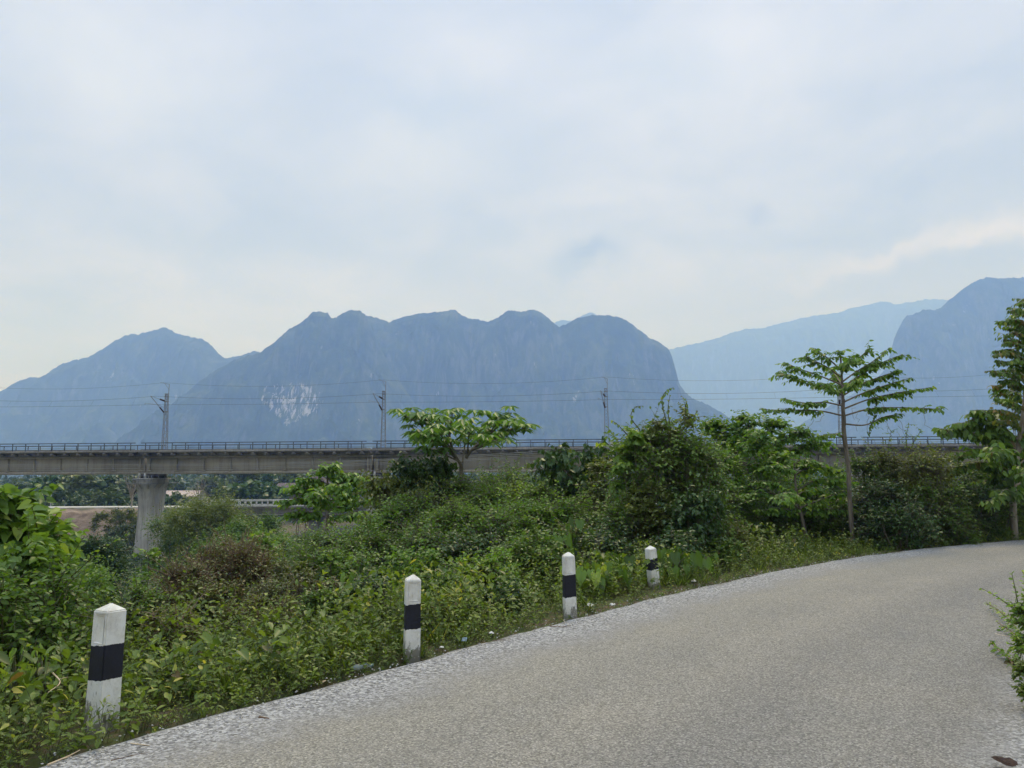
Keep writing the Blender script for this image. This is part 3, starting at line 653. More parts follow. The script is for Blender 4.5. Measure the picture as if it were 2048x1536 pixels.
# utility cables in front of the viaduct, on two poles
pole1 = at(1226, 1000, 44); pole0 = at(-330, 930, 82)
for px, (pp, ht) in zip((0, 1), ((pole1, 4.35), (pole0, 4.4))):
    zg = terr([pp[0]], [pp[1]])[0]
    root = thing('utility_pole', (pp[0], pp[1], zg)); hz_ = ht-1.2-zg
    g = MB(); g.tube([(0, 0, -.3), (0, 0, hz_+.3)], [.16, .10], 10); g.build('pole', PIERM, root)
    g = MB(); g.box((0, 0, hz_), (.9, .05, .06)); g.build('crossarm', METAL, root)
    tag(root, 'grey concrete utility pole half swallowed by bushes in front of the viaduct' if px == 0 else 'grey concrete utility pole carrying the far end of the cables', 'utility pole')
for q, (yl0, yl1, yr) in enumerate(((931, 928, 899), (932.5, 931, 903), (934, 936, 907.5), (937.5, 940, 911))):
    A = at(-330, yl0-2, 82); B = at(380, yl1, 66.5); C_ = at(720, yl1-6-q*1.2, 56); D_ = at(1000, yr+6, 48.5); F_ = at(1226, yr-3, 44)
    P = np.array([A, B, C_, D_, F_]); tq = np.array([0, .45, .72, .91, 1.0]); T = np.linspace(0, 1, 60)
    cf = [np.polyfit(tq, P[:, c], 3) for c in range(3)]
    g = MB(); g.tube(np.stack([np.polyval(cf[c], T) for c in range(3)], 1), .014, 4)
    tag(g.build('utility_cable', CABLEM), ('topmost', 'second', 'third', 'lowest')[q]+' of the four thin cables slanting up in front of the viaduct girders', 'cable', 'cables in front of the viaduct')

# ------------------------------------------------------------------ low road bridge behind the viaduct
BX0, BX1 = -57.6, 8.2
br = thing('road_bridge', (BX0, R2Y, R2Z)); tag(br, 'low concrete road bridge with white slatted parapets behind the viaduct', 'road bridge')
BL = BX1-BX0
g = MB(); g.box((BL/2, 0, -.17), (BL/2, 3.5, .17)); g.build('deck', LOWBR, br)
g = MB(); g.box((BL/2, -3.42, .10), (BL/2, .14, .12)); g.box((BL/2, 3.42, .10), (BL/2, .14, .12)); g.build('kerb', WHITEC, br)
g = MB()
for yy in (-2.6, -.9, .9, 2.6):
    for q in range(3):
        g.box((BL*(q+.5)/3, yy, -.98), (BL/6-.08, .25, .64)); g.box((BL*(q+.5)/3, yy, -1.56), (BL/6-.09, .36, .12))
g.build('girder', LOWBR, br)
for sy in (-3.42, 3.42):
    g = MB()
    for x in np.arange(.3, BL, 1.09): g.box((x, sy, .62), (.10, .10, .40))
    g.box((BL/2, sy, 1.07), (BL/2, .13, .09)); g.build('parapet', WHITEC, br)
for f in (1/3, 2/3):
    p = MB(); p.box((BL*f-2.3 if f < .5 else BL*f, 0, -2.15), (1.3, 3.3, .42)); p.box((BL*f-2.3 if f < .5 else BL*f, 0, -5.0), (.85, 2.6, 2.45)); p.build('pier', LOWBR, br)
# wooden footbridge lower down
f0 = at(588, 1040, 150); f1 = at(655, 1029, 158)
fb = thing('footbridge', (f0[0], f0[1], f0[2])); tag(fb, 'small weathered wooden footbridge below the road bridge', 'footbridge')
dv_ = f1-f0
g = MB()
WOOD = noisemat('weathered_wood', (.20, .15, .10), (.38, .31, .23), 3, .9)
nb = 26
for q in range(nb):
    c = dv_*(q+.5)/nb; g.box((c[0], c[1], c[2]), (.12, .9, .04), tone=.5)
g.build('walkway', WOOD, fb)
g = MB()
for yy in (-.8, .8):
    for q in range(0, 9):
        c = dv_*q/8; g.box((c[0], c[1]+yy, c[2]+.4), (.05, .05, .5))
    g.bar((0, yy, .85), dv_+np.array((0, yy, .85)), .05)
g.build('handrail', WOOD, fb)
g = MB()
for q in range(1, 9, 2):
    c = dv_*q/8
    for yy in (-.7, .7): g.bar((c[0], c[1]+yy, c[2]-.04), (c[0]-.3, c[1]+yy, -4.5), .08); g.bar((c[0], c[1]+yy, c[2]-.1), (c[0]+1.6, c[1]+yy, c[2]-1.4), .06)
g.build('trestle', WOOD, fb)

# ------------------------------------------------------------------ houses, shed, sign, far pole
def gable(name, px0, px1, pye, pyr, d, depth, label, cat, roofm, wallm, ground=-10.4, hip=.0, rot=0.0):
    a = at(px0, pye, d); b2 = at(px1, pye, d); W = b2[0]-a[0]; ze = a[2]; zr = at((px0+px1)/2, pyr, d)[2]
    root = thing(name, ((a[0]+b2[0])/2, d+depth/2, ground), rot); h = ze-ground; hr = zr-ground; w2 = W/2-.5
    g = MB(); g.box((0, 0, h/2-.1), (w2, depth/2-.5, h/2+.1)); 
    if hip == 0: g.add([(-w2, -depth/2+.5, h), (-w2, depth/2-.5, h), (-w2, 0, hr-.3)], [(0, 1, 2)]); g.add([(w2, -depth/2+.5, h), (w2, depth/2-.5, h), (w2, 0, hr-.3)], [(2, 1, 0)])
    wl = g.build('wall', wallm, root)
    g = MB(); hx = W/2-hip
    v = [(-W/2, -depth/2, h), (W/2, -depth/2, h), (W/2, depth/2, h), (-W/2, depth/2, h), (-hx, 0, hr), (hx, 0, hr)]
    v2 = [(x, y, z+.12) for x, y, z in v]
    g.add(v2, [(0, 1, 5, 4)]); g.add(v2, [(2, 3, 4, 5)])
    g.add(v+v2, [(0, 1, 7, 6), (1, 2, 8, 7), (2, 3, 9, 8), (3, 0, 6, 9), (1, 0, 4, 5), (3, 2, 5, 4)])
    if hip: g.add(v2, [(1, 2, 5)]); g.add(v2, [(3, 0, 4)])
    g.build('roof', roofm, root)
    for q in range(max(2, int(W//4))):
        x = -w2+(q+.7)*2*w2/(max(2, int(W//4))+.4)
        g = MB(); g.box((x, -depth/2+.47, h*.55), (.5, .05, .6)); g.build('window', DARKGL, root)
    tag(root, label, cat); return root
RUST = noisemat('rusty_tin_roof', (.30, .19, .15), (.52, .46, .42), .5, .6, stretch=(2.5, .2, 1))
DARKROOF = noisemat('dark_tile_roof', (.075, .055, .06), (.13, .10, .10), 1.2, .8)
WALLW = noisemat('pale_wall', (.34, .33, .30), (.48, .47, .44), .8, .9)
WALLD = noisemat('brown_wood_wall', (.10, .08, .065), (.18, .15, .12), 1.0, .9)
gable('shed', 272, 392, 994, 983, 178, 9, 'long low shed with a rusty tin roof behind the pier', 'shed', RUST, WALLW, ground=-6.4)
gable('house', 576, 668, 986, 954, 196, 12, 'dark-roofed house behind the small tree with drooping leaves', 'house', DARKROOF, WALLD, ground=-5.6, hip=4.5)
gable('house', 548, 600, 976, 967, 206, 8, 'low house wing with a flat dark roof beside the big dark-roofed house', 'house', DARKROOF, WALLD, ground=-5.6)
gable('house', 1574, 1600, 949, 944, 230, 7, 'small house with an orange roof seen through the trees', 'house', noisemat('orange_roof', (.42, .17, .10), (.55, .26, .17), 2), WALLW, ground=-6.4)
sp_ = at(80, 988, 146); sg = thing('roadside_sign', (sp_[0], sp_[1], R2Z)); tag(sg, 'small blank white sign beside the far road', 'sign')
g = MB(); g.box((0, 0, sp_[2]-R2Z), (.55, .03, .30)); g.build('sign_board', noisemat('white_sign_paint', (.72, .72, .70), (.80, .80, .78), 2, .6), sg)
g = MB(); g.bar((0, .06, -.3), (0, .06, sp_[2]-R2Z), .05); g.build('post', METAL, sg)
sp_ = at(103, 975, 158); sg = thing('utility_pole', (sp_[0], sp_[1], R2Z-.5)); tag(sg, 'thin pale pole rising behind the far road', 'utility pole')
g = MB(); g.bar((0, 0, -.3), (0, 0, 4.6), .09, 8); g.build('pole', WHITEC, sg); g = MB(); g.box((0, 0, 4.4), (.5, .05, .05)); g.build('crossarm', METAL, sg)

# ------------------------------------------------------------------ painted guard posts
def post_material(name, zb0, zb1, seed):
    m, t, o = newmat(name)
    tc_ = N(t, 'ShaderNodeTexCoord'); sp = N(t, 'ShaderNodeSeparateXYZ'); L(t, tc_.outputs['Object'], sp.inputs[0])
    off = vmath(t, 'ADD', tc_.outputs['Object'], (seed, seed*2.1, seed*.7))
    a = N(t, 'ShaderNodeTexNoise', inp={'Scale': 22.0, 'Detail': 6.0, 'Roughness': .65}); L(t, off.outputs[0], a.inputs['Vector'])
    b_ = N(t, 'ShaderNodeTexNoise', inp={'Scale': 7.0, 'Detail': 7.0, 'Roughness': .7}); L(t, off.outputs[0], b_.inputs['Vector'])
    cst = N(t, 'ShaderNodeMapping'); cst.inputs['Scale'].default_value = (1, 1, .25); L(t, off.outputs[0], cst.inputs[0])
    d_ = N(t, 'ShaderNodeTexNoise', inp={'Scale': 60.0, 'Detail': 4.0, 'Roughness': .7}); L(t, cst.outputs[0], d_.inputs['Vector'])
    white = ramp(t, b_.outputs[0], [(.3, (.55, .53, .47)), (.5, (.72, .71, .66)), (.7, (.80, .79, .75))])
    wc = mixc(t, ramp(t, d_.outputs[0], [(.60, 0.0), (.70, .55)]).outputs[0], white.outputs[0], (.22, .20, .17))
    # paint flaked off near the foot, showing dark mossy concrete
    zf = fmath(t, 'MULTIPLY', fmath(t, 'SUBTRACT', .22, sp.outputs[2]), 1.6)
    fl = ramp(t, fmath(t, 'ADD', fmath(t, 'ADD', zf, b_.outputs[0]), fmath(t, 'MULTIPLY', fmath(t, 'SUBTRACT', d_.outputs[0], .5), .7)), [(.76, 0.0), (.83, 1.0)])
    wc = mixc(t, fmath(t, 'MULTIPLY', fl.outputs[0], .85), wc, (.13, .12, .09))
    zz = fmath(t, 'ADD', sp.outputs[2], fmath(t, 'MULTIPLY', fmath(t, 'SUBTRACT', a.outputs[0], .5), .030))
    zz = fmath(t, 'ADD', zz, fmath(t, 'MULTIPLY', sp.outputs[0], -.10))
    band = fmath(t, 'MULTIPLY', fmath(t, 'GREATER_THAN', zz, zb0), fmath(t, 'LESS_THAN', zz, zb1))
    blk = mixc(t, ramp(t, d_.outputs[0], [(.66, 0.0), (.74, .35)]).outputs[0], ramp(t, b_.outputs[0], [(.3, (.003, .004, .010)), (.7, (.008, .009, .020))]).outputs[0], (.12, .12, .12))
    c = mixc(t, band, wc, blk)
    b = N(t, 'ShaderNodeBsdfPrincipled'); L(t, c, b.inputs['Base Color']); b.inputs['Roughness'].default_value = .75
    hh = fmath(t, 'ADD', fmath(t, 'MULTIPLY', b_.outputs[0], 1.0), fmath(t, 'MULTIPLY', a.outputs[0], .5))
    bp = N(t, 'ShaderNodeBump', inp={'Strength': .8, 'Distance': .008}); L(t, hh, bp.inputs['Height']); L(t, bp.outputs[0], b.inputs['Normal'])
    L(t, b.outputs[0], o.inputs[0]); return m
import bmesh
def guard_post(px, pyt, d, rot, zpeak, zb0, zb1, lean, wid, label, seed):
    gp = at(px, pyt, d); x, y, ztop = gp
    bm = bmesh.new(); h = zpeak-.035; a = wid/2; b0_ = a*1.06
    lv = [(-.3, b0_), (0, b0_), (h*.33, a*1.03), (h*.66, a*1.01), (h-.012, a)]
    rr_ = [[bm.verts.new((sx*r, sy*r, z)) for sx, sy in ((-1, -1), (1, -1), (1, 1), (-1, 1))] for z, r in lv]
    top = bm.verts.new((0, 0, zpeak))
    sides = []
    for q in range(len(lv)-1):
        for j in range(4): sides.append(bm.faces.new((rr_[q][j], rr_[q][(j+1) % 4], rr_[q+1][(j+1) % 4], rr_[q+1][j])))
    for j in range(4): bm.faces.new((rr_[-1][j], rr_[-1][(j+1) % 4], top))
    bm.faces.new([rr_[0][j] for j in (3, 2, 1, 0)])
    bm.normal_update(); up = [s_ for s_ in sides if s_.calc_center_median().z > h*.70 and s_.normal.y < -.5]
    r_ = bmesh.ops.inset_individual(bm, faces=up, thickness=wid*.22, depth=0)
    r_ = bmesh.ops.inset_individual(bm, faces=up, thickness=wid*.025, depth=-.004)
    bmesh.ops.bevel(bm, geom=[e for e in bm.edges if e.calc_face_angle(0) > .25 and e.calc_length() > wid*.5], offset=.006, segments=2, affect='EDGES')
    bmesh.ops.subdivide_edges(bm, edges=[e for e in bm.edges if e.calc_length() > .08], cuts=2, use_grid_fill=True)
    for v in bm.verts:
        n_ = float(fbm([v.co.x*14+v.co.z*9+seed], [v.co.y*14+v.co.z*7], seed % 20, 3)[0]); v.co.x += n_*.0035; v.co.y -= n_*.003
    me = bpy.data.meshes.new('guard_post'); bm.to_mesh(me); bm.free()
    me.materials.append(post_material('painted_guard_post', zb0, zb1, seed)); o = bpy.data.objects.new('guard_post', me); COL.objects.link(o)
    o.location = (x, y, ztop-zpeak); o.rotation_euler = (lean[0], lean[1], rot); tag(o, label, 'guard post', 'painted guard posts along the road'); return o
guard_post(216, 1205, 5.2, R(-28), .74, .258, .475, (R(-1), R(1.0)), .142, 'white guard post with one broad black band, weeds up its foot, closest to the camera', 3)
guard_post(825, 1148, 7.15, R(14), .675, .20, .415, (0, R(.4)), .132, 'upright black and white guard post with a recessed panel, next to the blue plastic scrap', 7)
guard_post(1138, 1103, 9.0, R(10), .675, .17, .42, (0, R(-.8)), .126, 'third guard post along the verge, with flaking paint at its exposed foot', 12)
guard_post(1306, 1090, 11.3, R(22), .56, .22, .375, (0, R(-5.0)), .125, 'short leaning guard post with patchy peeling white foot, the farthest along the road', 19)
# ------------------------------------------------------------------ plants
OV = (np.array([(0, 0, 0), (.32, .27, .06), (.72, .19, .01), (1, 0, -.12), (.72, -.19, .01), (.32, -.27, .06), (.5, 0, -.02)]),
      np.array([(0, 6, 1), (1, 6, 2), (2, 6, 3), (3, 6, 4), (4, 6, 5), (5, 6, 0)]))
DI = (np.array([(0, 0, 0), (.45, .28, .07), (1, 0, -.06), (.45, -.28, .07)]), np.array([(0, 2, 1), (0, 3, 2)]))
LA = (np.array([(0, 0, 0), (.4, .13, .03), (1, 0, -.14), (.4, -.13, .03)]), np.array([(0, 2, 1), (0, 3, 2)]))
HE = (np.array([(0, 0, 0), (-.14, .20, .07), (.10, .38, .14), (.5, .31, .06), (1, 0, -.22), (.5, -.31, .06), (.10, -.38, .14), (-.14, -.20, .07), (.35, 0, -.08)]),
      np.array([(0, 8, 1), (1, 8, 2), (2, 8, 3), (3, 8, 4), (4, 8, 5), (5, 8, 6), (6, 8, 7), (7, 8, 0)]))
def rdir(n, g, up=0.0):
    v = g.normal(0, 1, (n, 3)); v /= np.linalg.norm(v, axis=1)[:, None]; v[:, 2] += up
    return v/np.linalg.norm(v, axis=1)[:, None]
def smooth_path(P, n=14):
    P = np.asarray(P, float); m_ = len(P)
    if m_ == 2: P = np.array([P[0], (P[0]+P[1])/2, P[1]]); m_ = 3
    Q = np.vstack([2*P[0]-P[1], P, 2*P[-1]-P[-2]]); out = []
    for q in range(m_-1):
        p0, p1, p2, p3 = Q[q:q+4]
        for f in np.linspace(0, 1, n//(m_-1)+2)[:-1]:
            out.append(.5*((2*p1)+(-p0+p2)*f+(2*p0-5*p1+4*p2-p3)*f*f+(-p0+3*p1-3*p2+p3)*f**3))
    out.append(P[-1]); return np.array(out)
def twig_leaves(LB, SB, S, D, Ln, nl, leaf, tpl, g, droop=.35, sag=.25, tone0=None, side=.8, jit=.5, twr=.004, width=1.0, upn=None):
    """twigs starting at S along D with length Ln, nl leaves set alternately along each"""
    n = len(S)
    if n == 0: return
    Ln = np.broadcast_to(Ln, (n,)); tw = g.random(n) if tone0 is None else np.broadcast_to(tone0, (n,))
    H = np.cross(D, (0, 0, 1.0)); H /= np.linalg.norm(H, axis=1)[:, None]+1e-6
    for j in range(nl):
        f = (j+.6+g.random(n)*.5)/nl*.92+.06
        p = S+D*(Ln*f)[:, None]; p[:, 2] -= sag*Ln*f*f
        sg = (1 if j % 2 else -1)
        A = D*.55+H*sg*side+g.normal(0, .28, (n, 3)); A[:, 2] -= droop
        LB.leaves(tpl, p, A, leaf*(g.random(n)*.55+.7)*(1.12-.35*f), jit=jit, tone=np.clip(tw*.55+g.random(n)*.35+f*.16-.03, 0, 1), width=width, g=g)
    if SB is not None:
        m1 = S+D*(Ln*.5)[:, None]; m1[:, 2] -= sag*Ln*.25; e = S+D*Ln[:, None]; e[:, 2] -= sag*Ln
        SB.sticks(S, m1, twr*1.5, twr); SB.sticks(m1, e, twr, twr*.5)
def bush(cx, ytop, wpx, d, mat, leaf, label, name='bush', cat='bush', tpl=DI, cover=3.2, lobes=16, depthf=.85, droop=.3, seed=1, stem=BARK, flat=.0, nl=7, sag=.25, group=None, width=1.0, stretch=1.0, low=.10, maxh=None, twr=.004, jit=.5, shoots=1.0):
    g = np.random.default_rng(seed*31+int(cx)); P = at(cx, ytop, d); zg = terr([P[0]], [P[1]])[0]-.05
    h = P[2]-zg; h = max(h, .3)
    if maxh: zg = P[2]-maxh; h = maxh
    rx = wpx/2*d/FPX*1.13; ry = rx*depthf
    root = thing(name, (P[0], P[1], zg)); LB, SB = MB(), MB()
    q = low+(.90-low)*((np.arange(lobes)+.5)/lobes)**.8; q = np.clip(q+g.normal(0, .05, lobes), .06, .88)
    az = np.arange(lobes)*2.399+g.random()*6.28; wz = np.sqrt(np.clip(1-((q-.42)/.62)**2, .05, 1))
    rad = g.random(lobes)**.5
    C0 = np.stack([rx*.74*wz*rad*np.cos(az), ry*.74*wz*rad*np.sin(az), h*q], 1)
    lr = np.minimum(rx, h*.6)*.42*(.7+.6*g.random(lobes))
    C0[:, 2] = np.minimum(C0[:, 2], h-lr*.75)
    # main stems
    for k in range(lobes):
        b0 = np.array((g.normal(0, .12*rx), g.normal(0, .12*ry), -.1)); c = C0[k]
        mid_ = b0*.4+c*.6; mid_[2] = c[2]*.45
        SB.tube(smooth_path([b0, mid_, c], 8), np.linspace(max(.012, .010*h), .006, len(smooth_path([b0, mid_, c], 8))), 5, cap=False)
    total = cover*2*rx*h*1.1/(leaf*leaf*.27*width)
    ntw = max(3, int(total/lobes/nl)); lobtone = g.random(lobes)
    idx = np.repeat(np.arange(lobes), ntw); n = len(idx)
    D = rdir(n, g, .35-flat*.3); D[:, 2] *= (1-flat*.6); D /= np.linalg.norm(D, axis=1)[:, None]
    S = C0[idx]+rdir(n, g)*(lr[idx]*.35)[:, None]*g.random(n)[:, None]
    Ln = lr[idx]*(.65+.75*g.random(n)**1.5)*stretch
    ok = S[:, 2] > .02; S, D, Ln, idx = S[ok], D[ok], Ln[ok], idx[ok]
    if d < 25 and shoots:                                             # odd long shoots that break the outline
        nsh = int((7+rx*9)*shoots); ii = np.argsort(-C0[:, 2]+g.normal(0, h*.22, lobes))[:max(3, lobes//2)]; ii = ii[g.integers(0, len(ii), nsh)]
        Dh = rdir(nsh, g, 1.1); Sh = C0[ii]+Dh*(lr[ii]*.3)[:, None]; Lh = np.minimum(lr[ii]*g.uniform(1.3, 2.4, nsh), .95)
        twig_leaves(LB, SB, Sh, Dh, Lh, nl+5, leaf*.95, tpl, g, droop*.8, sag*.8, tone0=g.uniform(.4, 1, nsh), width=width, twr=twr, jit=jit)
    twig_leaves(LB, SB if d < 24 else None, S, D, Ln, nl, leaf, tpl, g, droop, sag, tone0=np.clip(lobtone[idx]*.6+g.random(len(idx))*.4, 0, 1), width=width, twr=twr, jit=jit)
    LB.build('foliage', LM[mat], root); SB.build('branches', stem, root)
    tag(root, label, cat, group); return root

B = bush
# --- left edge vines
B(10, 952, 235, 8.2, 'vine', .15, 'big vine-covered bush with broad bright leaves at the left edge', 'vine_bush', 'bush', HE, 6.5, 30, seed=2, droop=.6, nl=5, stem=STEM, width=1.0, twr=.006)
B(95, 1045, 115, 8.0, 'vine', .12, 'bright vine sprawling in front of the bare earth bank', 'vine_bush', 'bush', HE, 5, 16, seed=5, droop=.5, nl=5, stem=STEM, stretch=1.2)
B(30, 1130, 330, 6.9, 'green', .075, 'low dark ivy-like tangle left of the closest guard post', 'bush', 'bush', OV, 3.0, 16, seed=7, stem=STEM)
B(120, 1150, 150, 8.4, 'olive', .06, 'olive shrub with small leaves behind the closest guard post', 'bush', 'bush', OV, 2.4, 10, seed=8, stem=STEM)
# --- valley shrubs
B(190, 1060, 150, 38, 'dark', .14, 'dense dark green shrub on the slope before the bare earth bank', seed=3, cover=6, lobes=28)
B(150, 1085, 190, 34, 'green', .17, 'mid green shrub left of the dense dark one', seed=4, cover=3)
B(240, 1015, 110, 118, 'olive', .35, 'greyish scrub growing on the bare earth bank', seed=31, cover=3.5, maxh=4.2, lobes=22)
B(250, 1045, 110, 112, 'far', .35, 'low scrub at the foot of the bare earth bank', seed=32, cover=3.5, maxh=4, lobes=22)
B(430, 982, 210, 72, 'olive', .26, 'spreading dark acacia-like shrub beside the first pier', seed=6, cover=5, lobes=34, flat=.4)
B(352, 1005, 110, 78, 'green', .26, 'dark shrub tucked against the first pier', seed=9, cover=3)
B(510, 1022, 200, 58, 'green', .22, 'wide dark shrub below the low bridge', seed=10, cover=3.2, lobes=20, flat=.4)
B(445, 1060, 180, 48, 'green', .2, 'green shrub on the lower slope between the pier and the dry bush', seed=11, cover=3)
B(600, 1052, 150, 52, 'green', .2, 'shrub at the waterside under the wooden footbridge', seed=12, cover=3)
B(772, 1040, 120, 60, 'dark', .22, 'dark round shrub at the river edge', seed=13, cover=3.2)
B(700, 1070, 120, 45, 'dark', .18, 'dark shrub below the patch of river water', seed=14, cover=3)
# --- dry and mixed bushes on the near slope
B(465, 1080, 230, 10.8, 'dry', .05, 'brown half-dry bush full of bare twigs', 'dry_bush', 'bush', OV, 2.6, 26, seed=15, stem=DRYSTEM, nl=5, twr=.005, sag=.05)
B(385, 1115, 150, 9.6, 'dry', .045, 'small withered reddish bush left of the big dry one', 'dry_bush', 'bush', OV, 1.3, 12, seed=16, stem=DRYSTEM, nl=4, twr=.005, sag=.05)
B(570, 1120, 150, 10.4, 'olive', .06, 'olive bush just right of the dry brown bush', 'bush', 'bush', OV, 2.4, 14, seed=17)
B(345, 1120, 90, 13.5, 'olive', .08, 'light green shrub at the base of the first pier line of sight', 'bush', 'bush', DI, 2, 10, seed=18)
B(300, 1070, 60, 13, 'vine', .11, 'thin pale sapling with few leaves in front of the first pier', 'sapling', 'sapling', DI, .9, 7, seed=19, stretch=1.2)
B(520, 1062, 130, 15, 'vine', .12, 'shrub with broad pale leaves above the dry bush', 'bush', 'bush', HE, 2.2, 10, seed=20, nl=5)
B(640, 1085, 150, 14, 'green', .075, 'rounded green bush below the small drooping tree', seed=21, cover=3)
B(695, 1095, 150, 12.6, 'vine', .08, 'light green bush with soft hanging leaves left of the second guard post', seed=22, cover=2.6, tpl=OV)
B(745, 1060, 170, 15, 'green', .08, 'bushy mound behind the light green bush', seed=23, cover=3)
B(810, 985, 200, 16.5, 'bright', .085, 'bright bush below the second pier', seed=24, cover=3)
B(870, 1055, 200, 13.0, 'green', .08, 'thick mid green bush right behind the second guard post', seed=25, cover=3, tpl=OV)
B(930, 945, 230, 18.6, 'green', .085, 'green bush wrapped around the umbrella tree trunk', seed=26, cover=3)
B(985, 1005, 220, 14.5, 'bright', .08, 'fresh green bush to the right of the umbrella tree', seed=27, cover=3)
B(1045, 950, 210, 18.5, 'vine', .10, 'pale leafy bush left of the drooping dark shrub', seed=28, cover=2.6)
B(1060, 1090, 170, 11.6, 'green', .075, 'dark-based bush between the second and third guard posts', seed=29, cover=3, tpl=OV)
B(1120, 990, 210, 15.5, 'bright', .085, 'bright leafy bush behind the third guard post', seed=30, cover=3)
B(960, 1125, 150, 10.6, 'olive', .055, 'low small-leaved bush on the verge between two guard posts', seed=33, cover=2.6, tpl=OV)
B(1180, 1060, 170, 12.8, 'dark', .075, 'dark bush between the third and fourth guard posts', seed=34, cover=3, tpl=OV)
B(1240, 1000, 190, 14.6, 'green', .08, 'green bush just left of the fourth guard post', seed=35, cover=3)
B(840, 893, 165, 18.5, 'dark', .12, 'tall dark shrub draped with hanging leaves beside the second pier', 'vine_shrub', 'shrub', HE, 3.2, 26, seed=36, droop=1.0, nl=5)
B(800, 938, 165, 18.0, 'olive', .11, 'vine-hung shrub with hanging pale leaves below the viaduct joint', 'vine_shrub', 'shrub', HE, 3, 24, seed=37, droop=1.0, nl=5)
B(860, 965, 180, 16.8, 'olive', .09, 'shrub with dead hanging leaves and a bare arching branch', 'vine_shrub', 'shrub', OV, 3, 24, seed=38, droop=.9)
B(1135, 985, 140, 20.5, 'far', .10, 'bluish green shrub seen behind the drooping dark one', seed=39, cover=3)
B(1010, 955, 130, 34, 'far', .17, 'hazy shrub under the viaduct behind the umbrella tree', seed=40, cover=3)
# --- drooping dark shrub left of the big bush (bare forking stems, leaf masses on top)
def limbs(SB, paths, r0, r1=.008, sides=6):
    out = []
    for P in paths:
        c = smooth_path(P, 16); SB.tube(c, np.linspace(r0, r1, len(c)), sides, cap=False); out.append(c)
    return out
def pth(pts, d):
    """pts: (px, py[, depth offset]) seen from the road; gives points at that depth"""
    return [at(p[0], p[1], d+(p[2] if len(p) > 2 else 0)) for p in pts]
def tree_root(name, px, d, zoff=-.05):
    P = at(px, 1000, d); return thing(name, (P[0], P[1], terr([P[0]], [P[1]])[0]+zoff))
def rel(root, pts): return [np.asarray(p)-np.array(root.location) for p in pts]
def leafy(LB, SB, curve, f0, n, ln, leaf, tpl, g, nl=6, droop=.5, sag=.2, up=.1, spread=1.0, width=1.0, flat=.5, tone=None, jit=.5):
    """n short leafy twigs leaving a limb between f0 and its tip"""
    L_ = len(curve)-1; f = f0+(1-f0)*np.sort(g.random(n)); i_ = np.clip((f*L_).astype(int), 0, L_-1); fr = (f*L_-i_)[:, None]
    S = curve[i_]*(1-fr)+curve[i_+1]*fr; T = curve[i_+1]-curve[i_]; T /= np.linalg.norm(T, axis=1)[:, None]+1e-9
    D = T*.7+rdir(n, g)*spread; D[:, 2] = D[:, 2]*(1-flat)+up; D /= np.linalg.norm(D, axis=1)[:, None]
    twig_leaves(LB, SB, S, D, ln*(.5+.8*g.random(n)), nl, leaf, tpl, g, droop, sag, tone0=tone, width=width, jit=jit)
def leaf_row(LB, curve, f0, step, leaf, tpl, g, droop=.8, side=.7, width=1.0, tone=.5, up=None, jit=.3, tv=.3, drift=(0, 0, 0)):
    """leaves hung in two rows along a branch"""
    L_ = len(curve)-1; seg = np.linalg.norm(np.diff(curve, axis=0), axis=1).sum(); n = max(4, int(seg*(1-f0)/step))
    f = np.linspace(f0, 1, n); i_ = np.clip((f*L_).astype(int), 0, L_-1); fr = (f*L_-i_)[:, None]
    p = curve[i_]*(1-fr)+curve[i_+1]*fr; T = curve[i_+1]-curve[i_]; T /= np.linalg.norm(T, axis=1)[:, None]+1e-9
    H = np.cross(T, (0, 0, 1.0)); H /= np.linalg.norm(H, axis=1)[:, None]+1e-6
    for sg in (-1, 1):
        A = T*.35+H*sg*side+g.normal(0, .2, (n, 3))+np.array(drift); A[:, 2] -= droop
        LB.leaves(tpl, p+g.normal(0, .012, (n, 3)), A, leaf*(.75+.5*g.random(n))*np.clip(1.15-.5*f, .5, 1.2), jit=jit, tone=np.clip(tone+g.normal(0, tv, n), 0, 1), width=width, g=g)
g = np.random.default_rng(70)
root = tree_root('small_tree', 1180, 18.5); LB, SB = MB(), MB()
LS = limbs(SB, [rel(root, pth(q, 18.5)) for q in (
    [(1178, 1060), (1170, 1000), (1130, 955), (1085, 932)], [(1178, 1040), (1176, 990), (1150, 940), (1120, 900, .4)], [(1178, 1030), (1182, 960), (1180, 905, -.3)],
    [(1180, 1020), (1200, 960), (1212, 905, .3)], [(1179, 1010), (1150, 965, -.6), (1105, 915, -.8)])], .035)
for c in LS: leafy(LB, SB, c, .42, 60, .48, .15, HE, g, nl=5, droop=1.1, up=.05)
LB.build('crown', LM['dark'], root); SB.build('trunk', BARK, root); tag(root, 'small forking tree with hanging dark leaves left of the big vine-covered bush', 'tree')
# --- big bush and its vines
B(1335, 838, 255, 15.6, 'green', .10, 'biggest roadside bush, tall and overgrown with vines', 'vine_bush', 'bush', OV, 3.6, 40, seed=41, droop=.5)
B(1265, 842, 110, 15.2, 'vine', .13, 'pale vine leaves topping the left shoulder of the biggest bush', 'vine_bush', 'bush', HE, 1.5, 10, seed=42, droop=.6, nl=5, maxh=2.0, stem=STEM)
B(1345, 820, 110, 15.4, 'olive', .09, 'vine-hung crest on top of the biggest bush', 'vine_bush', 'bush', OV, 1.8, 9, seed=43, droop=.6, maxh=1.6, stem=STEM)
B(1385, 985, 160, 14.2, 'dark', .10, 'dark leafy lower bush at the foot of the biggest bush', 'bush', 'bush', HE, 2.8, 16, seed=44, droop=.7, nl=5)
B(1290, 965, 130, 14.6, 'olive', .085, 'yellowish bush against the left foot of the biggest bush', seed=45, cover=2.8, tpl=OV)
B(1420, 900, 110, 17, 'green', .09, 'leafy shoulder bush right of the biggest bush', seed=46, cover=2.8)
